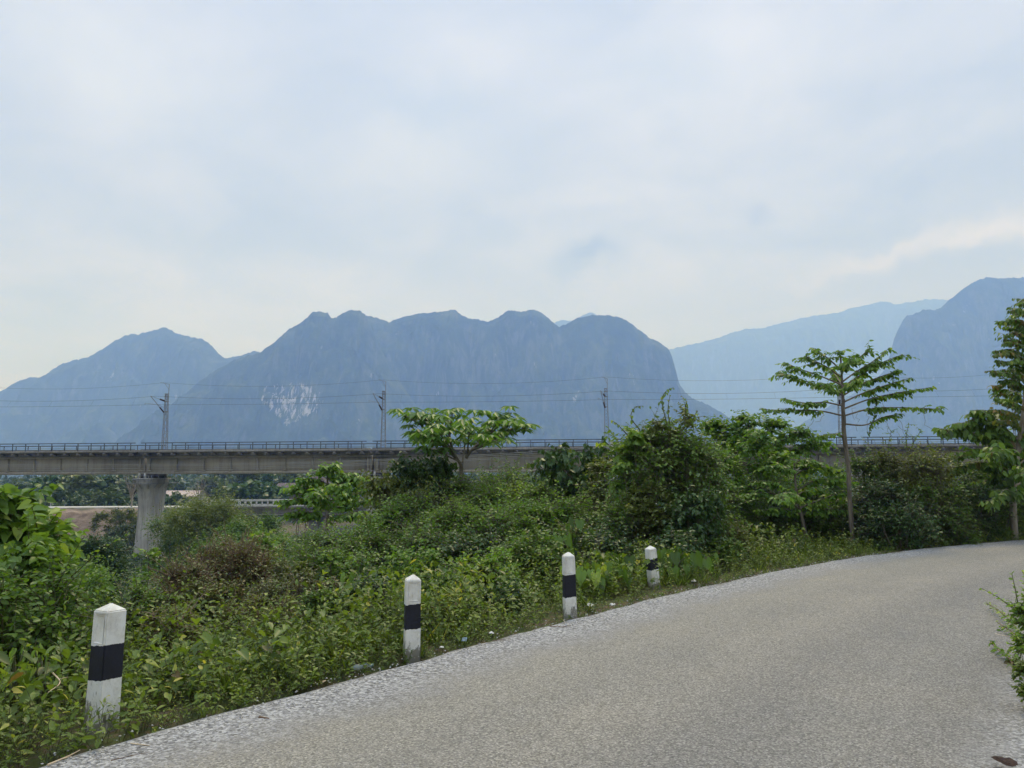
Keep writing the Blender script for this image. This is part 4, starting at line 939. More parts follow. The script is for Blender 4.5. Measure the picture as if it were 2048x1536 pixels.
root = tree_root('vine', 1335, 15.0, 0); SB, LB = MB(), MB(); g = np.random.default_rng(71)
top_ = at(1335, 840, 15.0); root.location = tuple(top_)
LS = limbs(SB, [rel(root, pth(q, 15)) for q in ([(1335, 850), (1324, 805), (1330, 785), (1347, 775)], [(1340, 850), (1336, 820), (1340, 790)], [(1370, 850), (1371, 810), (1375, 812), (1371, 798)],
     [(1280, 860), (1262, 835), (1270, 815), (1285, 812)], [(1255, 870), (1236, 850), (1225, 842)], [(1380, 850), (1388, 835), (1393, 822)])], .012, .004)
for c in LS: leaf_row(LB, c, .25, .075, .075, HE, g, tone=.5)
LB.build('foliage', LM['vine'], root); SB.build('stem', STEM, root); tag(root, 'thin vine tendrils curling up into the sky from the biggest bush', 'vine')

# --- umbrella-like tree with hand-shaped leaves
g = np.random.default_rng(72); dU = 18.0
root = tree_root('umbrella_tree', 922, dU); LB, SB = MB(), MB()
tr_ = smooth_path(rel(root, pth([(924, 1100), (921, 1010), (923, 960), (922, 927)], dU)), 14); SB.tube(tr_, np.linspace(.055, .042, len(tr_)), 8)
LU = [[(922, 930), (902, 900), (867, 872), (837, 847), (798, 825)], [(906, 905), (899, 872), (902, 845), (907, 818)], [(932, 917), (944, 900), (974, 875), (1005, 843), (1022, 826)],
      [(946, 899), (987, 882), (1024, 866), (1062, 850)], [(915, 920), (888, 893), (858, 880), (824, 862)], [(900, 880), (878, 850, .4), (862, 830, .7)], [(935, 908), (938, 870, -.6), (948, 835, -.9)],
      [(932, 912), (955, 885, .9), (985, 850, 1.5)], [(912, 915), (890, 880, -.9), (865, 855, -1.3)], [(925, 925), (930, 880, 1.0), (925, 840, 1.6)], [(974, 875), (990, 850), (1000, 832)], [(867, 872), (850, 840), (848, 824)],
      [(944, 900), (975, 890, -.9), (1010, 880, -1.4)], [(905, 900), (870, 885, .8), (845, 872, 1.3)], [(922, 925), (880, 905, -.3), (845, 893, -.5)]]
LS = []
for q, P in enumerate(LU):
    c = smooth_path(rel(root, pth(P, dU)), 16); SB.tube(c, np.linspace(.035 if q < 5 else .022, .009, len(c)), 6, cap=False); LS.append(c)
cen = []
for q, c in enumerate(LS):
    k = 14 if q < 5 else 9
    for f in np.linspace(.48, 1, k):
        p = c[int(f*(len(c)-1))]; o2 = np.array((g.normal(0, .20), g.normal(0, .38), abs(g.normal(.10, .10))))
        if f > .97: o2 *= .2
        cen.append(p+o2); SB.sticks([p], [p+o2], .006, .004)
cen = np.array(cen); nC = len(cen)
for k in range(8):
    az = k*2*math.pi/8+g.random(nC)*.5; A = np.stack([np.cos(az), np.sin(az), -.12-.5*g.random(nC)], 1)
    LB.leaves(LA, cen+A*.03, A, (.23+.09*g.random(nC)), jit=.15, tone=np.clip(.5+g.normal(0, .25, nC), 0, 1), width=1.35, g=g)
LB.build('crown', LM['umbrella'], root); SB.build('trunk', BARK, root); tag(root, 'slender tree with a flat umbrella crown of hand-shaped leaves', 'tree')
# --- small tree with big drooping leaves left of the second pier
g = np.random.default_rng(73); dS = 24.0; root = tree_root('small_tree', 655, dS); LB, SB = MB(), MB()
tr_ = smooth_path(rel(root, pth([(655, 1110), (654, 1050), (657, 1000), (655, 960), (656, 940)], dS)), 14); SB.tube(tr_, np.linspace(.055, .02, len(tr_)), 7)
LS = limbs(SB, [rel(root, pth(q, dS)) for q in (
    [(656, 1035), (620, 1025), (588, 1028)], [(656, 1022), (700, 1008), (748, 1000)], [(656, 1012), (615, 1000), (578, 1002)], [(656, 1003), (695, 985), (735, 968)], [(655, 990), (620, 978), (590, 975)],
    [(655, 980), (685, 962), (715, 952)], [(655, 968), (632, 958), (612, 956)], [(655, 960), (675, 948), (690, 946)], [(655, 955), (655, 940), (657, 932)],
    [(656, 1015), (640, 1000, -1.4), (625, 990, -2)], [(656, 1010), (680, 1000, 1.4), (705, 990, 2)], [(655, 985), (665, 975, -1.2), (680, 970, -1.8)], [(655, 985), (640, 975, 1.2), (630, 965, 1.8)], [(656, 1035), (680, 1030, -.8), (712, 1025, -1)])], .022, .007)
for c in LS: leafy(LB, SB, c, .2, 34, .42, .21, OV, g, nl=5, droop=.7, up=.05, flat=.75); leaf_row(LB, c, .2, .07, .22, OV, g, tone=.6)
LB.build('crown', LM['bright'], root); SB.build('trunk', BARK, root); tag(root, 'small upright tree with tiers of drooping leaves in front of the low bridge', 'tree')
# --- tree to the right of the big bush
g = np.random.default_rng(74); dI = 20.5; root = tree_root('roadside_tree', 1478, dI); LB, SB = MB(), MB()
tr_ = smooth_path(rel(root, pth([(1476, 1100), (1472, 1010), (1474, 960), (1470, 932)], dI)), 14); SB.tube(tr_, np.linspace(.07, .045, len(tr_)), 8)
LS = limbs(SB, [rel(root, pth(q, dI)) for q in (
    [(1470, 935), (1445, 900), (1428, 862), (1424, 850)], [(1471, 930), (1468, 890), (1455, 852)], [(1472, 930), (1490, 880), (1498, 845), (1492, 835)], [(1472, 940), (1515, 895), (1540, 855), (1548, 846)],
    [(1473, 945), (1530, 905), (1580, 870), (1600, 865)], [(1473, 950), (1540, 920), (1600, 895), (1640, 885)], [(1470, 950), (1440, 925), (1412, 905)], [(1471, 930), (1475, 890, 1.2), (1480, 856, 2)],
    [(1472, 935), (1500, 900, -1.2), (1525, 870, -1.8)], [(1472, 940), (1530, 900, 1.5), (1570, 868, 2)], [(1473, 955), (1520, 935, -1), (1565, 915, -1.6)])], .04, .009)
for c in LS: leafy(LB, SB, c, .30, 85, .45, .145, OV, g, nl=6, droop=.55, up=.14)
LB.build('crown', LM['bright'], root); SB.build('trunk', BARK, root); tag(root, 'spreading fresh green tree between the biggest bush and the tall layered tree', 'tree')
# --- layered small tree in front of it
g = np.random.default_rng(75); dJ = 17.8; root = tree_root('layered_sapling', 1608, dJ); LB, SB = MB(), MB()
tr_ = smooth_path(rel(root, pth([(1612, 1075), (1600, 1018), (1592, 975), (1588, 925)], dJ)), 14); SB.tube(tr_, np.linspace(.05, .018, len(tr_)), 7)
LS = limbs(SB, [rel(root, pth(q, dJ)) for q in (
    [(1603, 1020), (1560, 992), (1520, 985), (1484, 990)], [(1602, 1015), (1640, 1000), (1690, 982)], [(1596, 985), (1560, 965), (1528, 962)], [(1595, 980), (1640, 958), (1692, 965)], [(1590, 950), (1625, 932), (1678, 945)],
    [(1590, 945), (1560, 930), (1535, 935)], [(1589, 935), (1600, 920), (1640, 925)], [(1600, 1005), (1580, 985, -1.2), (1560, 1002, -1.8)], [(1596, 990), (1620, 975, 1.2), (1650, 985, 1.8)], [(1603, 1030), (1570, 1018), (1530, 1020)], [(1603, 1030), (1650, 1018), (1700, 1020)])], .02, .006)
for c in LS: leaf_row(LB, c, .12, .045, .165, OV, g, tone=.65, droop=.6); leafy(LB, SB, c, .12, 34, .32, .14, OV, g, nl=5, droop=.6, up=.02, flat=.85)
LB.build('crown', LM['bright'], root); SB.build('trunk', BARK, root); tag(root, 'low tree with bright horizontal layers of leaves before the tall layered tree', 'tree')
# --- tall layered tree
g = np.random.default_rng(76); dK = 17.2; root = tree_root('tall_tree', 1704, dK); LB, SB = MB(), MB()
tr_ = smooth_path(rel(root, pth([(1706, 1085), (1700, 1010), (1697, 940), (1688, 860), (1686, 800), (1683, 745), (1680, 708)], dK)), 26)
SB.tube(tr_, np.interp(np.linspace(0, 1, len(tr_)), [0, .45, .6, 1], [.050, .043, .038, .012]), 9)
for q in range(7):                                                    # woody climbers wrapped round the trunk
    a0 = g.random()*6.28; nn = len(tr_)//2+6; c = tr_[2:nn]+np.stack([np.cos(a0+np.arange(nn-2)*.35)*.040, np.sin(a0+np.arange(nn-2)*.35)*.040, np.zeros(nn-2)], 1)+g.normal(0, .008, (nn-2, 3)); SB.tube(c, .007, 4, cap=False)
KB = [([(1685, 790), (1640, 772), (1595, 757), (1556, 743)], 1), ([(1684, 770), (1640, 752), (1600, 738), (1568, 724)], 1), ([(1683, 755), (1655, 735), (1630, 722), (1611, 712)], 1), ([(1682, 740), (1662, 722), (1645, 708), (1631, 697)], 1),
      ([(1682, 745), (1705, 725), (1725, 710), (1740, 695)], 1), ([(1683, 765), (1715, 742), (1750, 720), (1780, 695)], 1), ([(1684, 775), (1725, 748), (1765, 725), (1804, 709)], 1), ([(1685, 792), (1725, 768), (1765, 752), (1800, 741)], 1),
      ([(1686, 805), (1730, 785), (1780, 768), (1824, 755)], 1), ([(1687, 818), (1740, 798), (1800, 785), (1866, 774)], 1), ([(1687, 832), (1740, 818), (1800, 815), (1880, 818)], 1), ([(1687, 812), (1650, 805), (1610, 806), (1566, 797)], 1),
      ([(1688, 832), (1640, 822), (1590, 820), (1529, 820)], 1), ([(1689, 848), (1730, 850), (1765, 835), (1795, 828)], .5), ([(1682, 725), (1681, 712), (1677, 700)], .6), ([(1683, 750), (1690, 730, -1), (1700, 715, -1.7)], 1), ([(1684, 770), (1672, 752, 1), (1660, 735, 1.7)], 1),
      ([(1685, 785), (1700, 770, -1.2), (1720, 758, -2)], 1), ([(1685, 790), (1665, 778, -1.2), (1640, 765, -1.8)], 1), ([(1685, 780), (1700, 765, 1.2), (1725, 748, 2)], 1), ([(1689, 872), (1665, 868), (1648, 872)], .7)]
for P, dens in KB:
    c = smooth_path(rel(root, pth(P, dK)), 18); SB.tube(c, np.linspace(.022, .005, len(c)), 5, cap=False)
    leaf_row(LB, c, .32 if dens >= 1 else .5, .034, .145, OV, g, tone=.6, droop=.7, side=.55)
    leafy(LB, SB, c, .28, int(13*dens), .28, .125, OV, g, nl=5, droop=.7, up=.05, flat=.8)
for q in range(12):                                                   # dry hanging tendrils
    c0 = rel(root, [at(1740+g.normal(0, 45), 822+g.normal(0, 14), dK+g.normal(0, .3))])[0]; n_ = 7
    c = c0+np.cumsum(np.stack([g.normal(0, .05, n_), g.normal(0, .03, n_), -abs(g.normal(.06, .04, n_))], 1), 0); SB.tube(c, .004, 3, cap=False)
vc = smooth_path(rel(root, pth([(1752, 800), (1750, 830), (1742, 850), (1738, 868)], dK)), 12); SB.tube(vc, .006, 4, cap=False); leaf_row(LB, vc, 0, .05, .07, HE, g, tone=.3)
LB.build('crown', LM['bright'], root); SB.build('trunk', BARK, root); tag(root, 'tallest roadside tree with a bare vine-wrapped trunk and layered branches', 'tree')
# --- dense mass right of it
B(1805, 895, 230, 18.3, 'olive', .08, 'high dense bush covered with brownish vines before the viaduct', 'vine_bush', 'bush', OV, 3.3, 26, seed=50, droop=.5)
B(1770, 960, 170, 17.2, 'dark', .09, 'dark shaded bush under the tall vine-covered one', seed=51, cover=3.2)
B(1870, 965, 190, 17.6, 'green', .09, 'green bush between the vine-covered mass and the right-hand tree', seed=52, cover=3.2)
B(1742, 905, 120, 18.6, 'green', .08, 'narrow bush climbing behind the tall tree trunk', seed=53, cover=2.4)
B(1800, 1010, 150, 16.4, 'dark', .085, 'low dark bush at the back of the tall weeds', seed=54, cover=3, droop=.6)
B(1925, 955, 190, 18.8, 'dark', .085, 'shaded bush under the drooping branches at the bend', seed=55, cover=3)
B(1645, 1000, 160, 18.4, 'green', .085, 'low bush left of the tall tree foot', seed=56, cover=2.8)
B(1545, 1000, 200, 18.6, 'green', .08, 'broad low bush beneath the bright layered tree', seed=57, cover=3)
B(1490, 955, 160, 20.5, 'dark', .09, 'dark undergrowth bush at the foot of the spreading tree', seed=58, cover=3)
B(1455, 1045, 130, 15.6, 'olive', .075, 'bush where the tall weeds meet the biggest bush', seed=59, cover=2.8)
B(1590, 960, 170, 20.6, 'dark', .09, 'dark bush seen between the layers of the low tree', seed=60, cover=2.8)
B(1990, 985, 170, 19.4, 'green', .08, 'bush at the far bend of the road', seed=61, cover=3)
B(2085, 930, 200, 20.5, 'dark', .09, 'dark bush beyond the bend beside the right-hand tree', seed=62, cover=3)
root = tree_root('sapling', 1810, 18.0, 0); root.location = tuple(at(1815, 905, 18.0)); SB, LB = MB(), MB(); g = np.random.default_rng(77)
LS = limbs(SB, [rel(root, pth(q, 18)) for q in ([(1815, 905), (1812, 875), (1818, 846)], [(1818, 905), (1830, 880), (1842, 862)], [(1776, 905), (1778, 885), (1782, 862)])], .010, .003)
for c in LS: leaf_row(LB, c, .2, .07, .07, OV, g, tone=.6); leafy(LB, SB, c, .3, 6, .2, .06, OV, g, nl=4)
LB.build('foliage', LM['vine'], root); SB.build('stem', STEM, root); tag(root, 'thin leafy shoots rising above the vine-covered bush against the mountain', 'sapling')
# --- tree at the right edge with long drooping leaf rows
g = np.random.default_rng(78); dM = 18.8; root = tree_root('bend_tree', 2040, dM); LB, LR, SB = MB(), MB(), MB()
tr_ = smooth_path(rel(root, pth([(2030, 1085), (2026, 1010), (2030, 940), (2042, 860), (2054, 760), (2062, 650), (2066, 570)], dM)), 26); SB.tube(tr_, np.interp(np.linspace(0, 1, len(tr_)), [0, .5, 1], [.085, .06, .015]), 9)
low = [[(2034, 915), (1985, 880), (1930, 862), (1880, 858)], [(2035, 900), (1990, 872), (1950, 848), (1915, 846)], [(2034, 890), (1995, 862), (1960, 835), (1920, 850)], [(2036, 880), (2005, 850), (1975, 822), (1958, 826)],
       [(2036, 930), (1990, 905), (1950, 898), (1905, 912)], [(2034, 950), (1990, 930), (1945, 925), (1900, 945)], [(2033, 960), (2000, 950), (1970, 962), (1940, 985)], [(2030, 975), (2000, 968), (1975, 985), (1955, 1010)],
       [(2036, 905), (2070, 880), (2110, 880)], [(2036, 930), (2070, 910), (2120, 925)], [(2034, 920), (2010, 900, -1.2), (1985, 905, -2)], [(2034, 900), (2015, 880, 1.2), (1995, 872, 2)], [(2034, 950), (2050, 935, -1.4), (2060, 950, -2)],
       [(2036, 880), (2050, 860), (2085, 850)], [(2034, 970), (2060, 960), (2100, 985)], [(2032, 985), (2010, 980, -1), (1990, 1000, -1.6)]]
for P in low:
    c = smooth_path(rel(root, pth(P, dM)), 20); SB.tube(c, np.linspace(.024, .006, len(c)), 5, cap=False)
    leaf_row(LB, c, .12, .036, .26, OV, g, tone=.45, droop=1.2, side=.45, tv=.22, jit=.15, width=.85); leafy(LB, SB, c, .15, 16, .35, .22, OV, g, nl=5, droop=1.0, flat=.7); leaf_row(LB, c, .3, .09, .18, OV, g, tone=.75, droop=.5, side=.8)
for q in range(38):
    zt = 588+q*6.8; f = (zt-560)/530; sgn = -1 if q % 3 else 1; ln = (28+abs(g.normal(20, 14)))*(.6+min(1, q/10)*.7)
    bx = np.interp(zt, [570, 650, 760, 860], [2066, 2062, 2054, 2042]); dz = g.normal(0, .8)
    P = [(bx, zt+18), (bx+sgn*ln*.5, zt+2, dz*.5), (bx+sgn*ln, zt+g.normal(3, 4), dz)]
    c = smooth_path(rel(root, pth(P, dM)), 12); SB.tube(c, np.linspace(.014, .004, len(c)), 4, cap=False)
    tgt = LR if q in (9, 17, 26, 32, 34, 35, 36, 37) else LB
    leaf_row(tgt, c, .15, .035, .16, OV, g, tone=.35, droop=.9, side=.5); leafy(tgt, SB, c, .3, 5, .24, .13, OV, g, nl=4, droop=.8, flat=.6)
P = [(2044, 775), (2015, 752), (1990, 742), (1974, 742)]; c = smooth_path(rel(root, pth(P, dM)), 12); SB.tube(c, .008, 4, cap=False); leaf_row(LR, c, .4, .05, .12, OV, g, tone=.3, droop=.9)
LB.build('crown', LM['green'], root); LR.build('russet_leaves', LM['red'], root); SB.build('trunk', PALEBARK, root); tag(root, 'tree at the bend with long rows of drooping leaves, some turning russet', 'tree')

# --- heart-leaved plants on the verge
for q, (cx, yt, d, sz, lab) in enumerate([(1238, 1108, 11.8, .30, 'plant with large heart-shaped drooping leaves left of the fourth guard post'), (1205, 1122, 11.0, .24, 'heart-leaved plant closest to the third guard post'),
        (1342, 1100, 11.9, .28, 'large heart-leaved plant right of the fourth guard post'), (1382, 1108, 12.3, .24, 'second heart-leaved plant right of the fourth guard post'), (1182, 1130, 10.6, .24, 'yellowish heart-leaved plant beside the third guard post'),
        (755, 1172, 8.6, .20, 'yellow-green plant with hanging heart leaves left of the second guard post'), (722, 1145, 9.4, .2, 'pale hanging-leaved plant above the verge weeds'), (1110, 1066, 12.2, .28, 'dark heart-leaved plant behind the third guard post'),
        (930, 1205, 8.8, .12, 'small heart-leaved plant right of the second guard post'), (1145, 1030, 12.8, .26, 'high heart-leaved vine above the third guard post'), (35, 1290, 5.9, .10, 'yellow-leaved sprig at the left edge among the weeds'), (88, 1300, 5.8, .10, 'yellow-leaved sprig next to a bent straw')]):
    g = np.random.default_rng(90+q); P = at(cx, yt, d); zg = terr([P[0]], [P[1]])[0]; h = max(P[2]-zg, .3); root = thing('heart_leaf_plant', (P[0], P[1], zg)); LB, SB = MB(), MB()
    sz *= .72; n_ = 24; az = np.arange(n_)*2.4; rr_ = sz*(.25+1.9*g.random(n_)); top = np.stack([np.cos(az)*rr_, np.sin(az)*rr_, h*(.45+.55*g.random(n_))], 1)
    for p in top: SB.tube(smooth_path([(0, 0, -.05), (p[0]*.4, p[1]*.4, p[2]*.7), p], 6), .006, 4, cap=False)
    A = np.stack([np.cos(az)*.35, np.sin(az)*.35-.25, -.85-.3*g.random(n_)], 1)
    LB.leaves(HE, top, A, sz*(.7+.5*g.random(n_)), up=np.array((0, -.5, .5)), jit=.45, tone=g.random(n_)*.6+(.35 if 'yellow' in lab else .1), g=g, width=1.0 if sz > .15 else .7)
    LB.build('leaves', LM['vine' if ('yellow' in lab or 'pale' in lab) else 'green'], root); SB.build('stalks', STEM, root); tag(root, lab, 'plant')

# --- weeds by the right edge of the frame
B(2084, 1170, 130, 6.3, 'vine', .045, 'bright weedy bush reaching in from the right edge of the road', 'roadside_bush', 'bush', OV, 3.4, 18, seed=80, stem=STEM, nl=8)
B(2098, 1290, 130, 5.3, 'weed', .04, 'low weeds below the bright bush at the right edge of the road', 'roadside_bush', 'bush', OV, 3.2, 12, seed=81, stem=STEM, nl=8)
root = thing('creeping_sprig', tuple(onz(2060, 1290))); SB, LB = MB(), MB(); g = np.random.default_rng(79)
s0, s1 = onz(2060, 1290), onz(2062, 1330)
for a, b2, hh in ((s0, onz(1975, 1222), .10), (s0, onz(1995, 1262), .05)):
    c = smooth_path(rel(root, [a, (a*.5+b2*.5)+(0, 0, hh), b2+(0, 0, .09)]), 14); SB.tube(c, .005, 4, cap=False); leaf_row(LB, c, .15, .028, .05, OV, g, tone=.5, droop=.2)
LB.build('leaves', LM['vine'], root); SB.build('stem', DRYSTEM, root); tag(root, 'leafy sprig creeping over the asphalt from the right-edge bush', 'sprig')
root = thing('creeping_sprig', tuple(s1)); SB, LB = MB(), MB()
c = smooth_path(rel(root, [s1, onz(2020, 1330)+(0, 0, .05), onz(1982, 1300)+(0, 0, .07)]), 14); SB.tube(c, .006, 4, cap=False); leaf_row(LB, c, .25, .045, .075, HE, g, tone=.4, droop=.3)
LB.build('leaves', LM['green'], root); SB.build('stem', DRYSTEM, root); tag(root, 'broken twig with a few larger leaves lying on the asphalt', 'sprig')

# ------------------------------------------------------------------ roadside weeds, undergrowth (nobody could count them)
def in_view(x, y, z, mg=420):
    px, py, dz = project(np.stack([x, y, z], 1)); return (dz > .5) & (px > -mg) & (px < 2048+mg) & (py < 1536+mg*1.6)
def stems(LB, SB, x, y, h, leaf, nl, tpl, g, zb=None, spread=.35, tone_shift=0.0, stemr=.0025, width=1.0):
    n = len(x); z = (terr(x, y)[0] if zb is None else zb)
    z = terr(x, y) if zb is None else zb
    ln = g.normal(0, spread, (n, 2)); az0 = g.random(n)*6.28; tn = g.random(n)
    base = np.stack([x, y, z], 1); T = np.stack([ln[:, 0], ln[:, 1], np.ones(n)], 1); T /= np.linalg.norm(T, axis=1)[:, None]
    SB.sticks(base-T*.03, base+T*(h*.95)[:, None], stemr, stemr*.5, tone=.5)
    for j in range(nl):
        f = .12+.88*(j+.5)/nl; keep = g.random(n) < .93
        az = az0+(j//2)*1.57+(j % 2)*3.1416+g.normal(0, .3, n); el = .75*f-.25+g.normal(0, .38, n)
        A = np.stack([np.cos(az)*np.cos(el), np.sin(az)*np.cos(el), np.sin(el)], 1)
        P = base+T*(h*f)[:, None]
        s_ = leaf*(1.15-.55*f)*(.7+.6*g.random(n))
        t_ = np.clip(tn*.4+g.random(n)*.3+f*.28+tone_shift, 0, 1)
        LB.leaves(tpl, P[keep], A[keep], s_[keep], jit=.35, tone=t_[keep], g=g, width=width)
g = np.random.default_rng(101)
LB, SB = MB(), MB()
def sample(xr, yr, n, smin, smax, dmin, dmax):
    x = g.uniform(*xr, n); y = g.uniform(*yr, n); s = sdist(x, y); d = np.hypot(x, y); ok = (s > smin) & (s < smax) & (d > dmin) & (d < dmax)
    x, y, s = x[ok], y[ok], s[ok]; z = terr(x, y); v = in_view(x, y, z); return x[v], y[v], s[v]
posts_xy = np.array([(o.location.x, o.location.y) for o in bpy.data.objects if o.name.startswith('guard_post')])
def weeds(x, y, s, hbase, leaf, nl, tpl):
    hn = fbm(x*.7, y*.7, 31)+.5*fbm(x*2.2, y*2.2, 33)
    hn = hn*1.5
    nr_ = 1-sstep(np.hypot(x, y), 6.0, 8.5)
    h = (np.interp(s, [-.1, .12, .5, 1.2, 3, 6], [.05, .12, .26, .48, .68, .8])*(1-nr_)+nr_*np.interp(s, [-.1, .06, .25, .8, 2, 4, 6], [.07, .20, .36, .46, .55, .65, .75]))*(.75+.7*np.clip(hn+.35, 0, 1.2))*hbase*g.uniform(.6, 1.25, len(x))
    zt_ = terr(x, y)
    for px_, py_ in posts_xy:                                        # trampled and short right around the posts
        v = np.stack([x-px_, y-py_], 1); r_ = np.hypot(px_, py_); fw = -(v[:, 0]*px_+v[:, 1]*py_)/r_; lt = abs(v[:, 0]*py_-v[:, 1]*px_)/r_
        lim = np.interp(r_, [5.9, 7.2, 9.1, 11.5], [.28, .08, .02, .03])-zt_
        nearp = (fw > -.12) & (fw < 1.3) & (lt < .16); h = np.where(nearp, np.maximum(lim*g.uniform(.6, 1.1, len(h)), .03), h)
        keep_ = (abs(v[:, 0]) > .085) | (abs(v[:, 1]) > .085); h = np.where(keep_, h, .02)
    dens = np.interp(s, [-.05, .1, .4], [.25, .8, 1]); k = (g.random(len(x)) < dens*np.clip(1.0+1.6*fbm(x*1.3, y*1.3, 61)-np.interp(s, [0, .8], [0, .12]), .18, 1)) & (h > .025)
    lf = leaf*np.interp(h[k], [.05, .3, .8], [.5, 1, 1.25])
    xk, yk, hk = x[k], y[k], h[k]; sp_ = fbm(xk*1.1, yk*1.1, 51)+.35*g.normal(0, 1, len(xk)); a_ = sp_ > .12; b_ = ~a_
    stems(LB, SB, xk[b_], yk[b_], hk[b_], lf[b_], nl, tpl, g, tone_shift=-.02+.34*fbm(xk[b_]*.5, yk[b_]*.5, 52))
    if a_.any(): stems(LB, SB, xk[a_], yk[a_], hk[a_]*1.1, lf[a_]*1.3, max(5, nl-4), tpl, g, tone_shift=.08+.34*fbm(xk[a_]*.5, yk[a_]*.5, 54), width=.75, spread=.45)
x, y, s = sample((-10, 8), (1.5, 11), 30000, -.04, 4.5, 1.5, 9.0); weeds(x, y, s, 1.05, .062, 12, OV)
x, y, s = sample((-10, 8), (1.5, 11), 60000, -.07, 1.1, 1.5, 9.5); weeds(x, y, s, .5, .038, 8, OV)
x, y, s = sample((-14, 14), (6, 18), 34000, -.04, 6, 9.0, 15.0); weeds(x, y, s, 1.0, .062, 11, DI)
x, y, s = sample((-4, 20), (7, 20), 60000, -.07, 1.0, 9.0, 17.5); weeds(x, y, s, .5, .040, 7, DI)
x, y, s = sample((3, 32), (10, 32), 42000, -.04, 4.2, 14.0, 34.0); weeds(x, y, s, 1.05, .072, 11, DI)
x, y, s = sample((-12, 8), (1.5, 14), 2600, .4, 5, 3.5, 13); stems(LB, SB, x, y, g.uniform(.4, .85, len(x))*np.interp(s, [.4, 1.2], [.6, 1]), .082, 14, OV, g, spread=.2, tone_shift=.12)
x, y, s = sample((2.5, 30), (1.5, 24), 60000, -ROADW-2.2, -ROADW-.12, 2, 30); k = (g.random(len(x)) < np.interp(-s-ROADW, [.1, 1.0], [.15, 1])) & ((x > 4.05) | (y < 4))
if k.any(): stems(LB, SB, x[k], y[k], g.uniform(.05, .3, k.sum()), .035, 8, DI, g)
# grass tufts and creeping broad-leaved patches among the weeds
x, y, s = sample((-10, 24), (1.5, 26), 9000, .02, 3.5, 2, 26); k = fbm(x*.8, y*.8, 71) > .02; x, y, s = x[k], y[k], s[k]; z = terr(x, y); n = len(x)
for q in range(11):
    az = g.random(n)*6.28; A = np.stack([np.cos(az)*.45, np.sin(az)*.45, .65+.6*g.random(n)], 1)
    LB.leaves(LA, np.stack([x+g.normal(0, .025, n), y+g.normal(0, .025, n), z], 1), A, g.uniform(.12, .38, n)*np.interp(s, [0, .8], [.45, 1.15]), jit=.3, tone=np.clip(.62+g.normal(0, .18, n), 0, 1), g=g, width=.16)
x, y, s = sample((-10, 16), (1.5, 18), 5200, .5, 5, 2, 18); k = fbm(x*.9, y*.9, 73) > .16; x, y, s = x[k], y[k], s[k]; n = len(x); z = terr(x, y)
for q in range(9):
    az = g.random(n)*6.28; hq = g.uniform(.25, .85, n)*np.interp(s, [.5, 2], [.5, 1]); A = np.stack([np.cos(az)*.7, np.sin(az)*.7-.2, -.45+.4*g.random(n)], 1)
    LB.leaves(HE, np.stack([x+g.normal(0, .12, n), y+g.normal(0, .12, n), z+hq], 1), A, g.uniform(.06, .115, n), jit=.4, tone=np.clip(.5+g.normal(0, .2, n), 0, 1), g=g)
tag(LB.build('roadside_weeds', LM['weed']), 'leafy green weeds crowding the road verge', kind='stuff')
tag(SB.build('weed_stems', STEM), 'thin stems of the verge weeds', kind='stuff')
# dry stalks
LB, SB = MB(), MB()
x, y, s = sample((-12, 20), (2, 24), 9000, .05, 5, 2, 26); n = len(x); z = terr(x, y)
a = np.stack([x, y, z], 1); dr = rdir(n, g, .8); hh = g.uniform(.15, .75, n)*np.interp(s, [0, 1.5], [.25, 1]); b2 = a+dr*hh[:, None]
k = g.random(n) < np.where((x > -6) & (x < -2.2) & (y > 7), 1.0, .35)
SB.sticks(a[k], b2[k], .0035, .0015); tag(SB.build('dry_stalks', DRYSTEM), 'brown dry stalks and twigs among the weeds', kind='stuff')
# undergrowth over the slope and the plain
LB = MB()
def cover(n, rmin, rmax, leaf, hgt, nl, cond, tshift=0.0):
    th = g.uniform(-.68, .68, n); r = np.sqrt(g.uniform(rmin**2, rmax**2, n)); x, y = r*np.sin(th), r*np.cos(th)
    z, s, soil = terr(x, y, True); nn = fbm(x*.25, y*.25, 41)+.4*fbm(x*.8, y*.8, 43)
    ok = (s > cond) & (soil < .35) & (z > -11.3) & ~((abs(y-R2Y) < 3.6) & (z > -5.6)) & (g.random(n) < np.clip(.55+nn, .12, 1))
    x, y, z, nn = x[ok], y[ok], z[ok], nn[ok]; m_ = len(x)
    for j in range(nl):
        f = (j+g.random(m_))/nl; hh = hgt*np.clip(.45+1.1*nn, .08, 1.4)
        P = np.stack([x+g.normal(0, hgt*.35, m_), y+g.normal(0, hgt*.35, m_), z+hh*f], 1); A = rdir(m_, g, .1)
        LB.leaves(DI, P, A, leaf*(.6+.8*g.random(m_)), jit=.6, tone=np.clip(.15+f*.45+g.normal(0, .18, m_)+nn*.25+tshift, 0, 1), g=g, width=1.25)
cover(9000, 8, 24, .13, 1.0, 9, 4.0)
cover(14000, 22, 60, .24, 1.1, 9, 6, -.05)
cover(20000, 55, 130, .36, 1.0, 8, 6, .0)
cover(22000, 125, 330, .75, 1.6, 7, 6, .0)
tag(LB.build('undergrowth', LM['far']), 'low scrub and grass covering the slope and the river plain', kind='stuff')

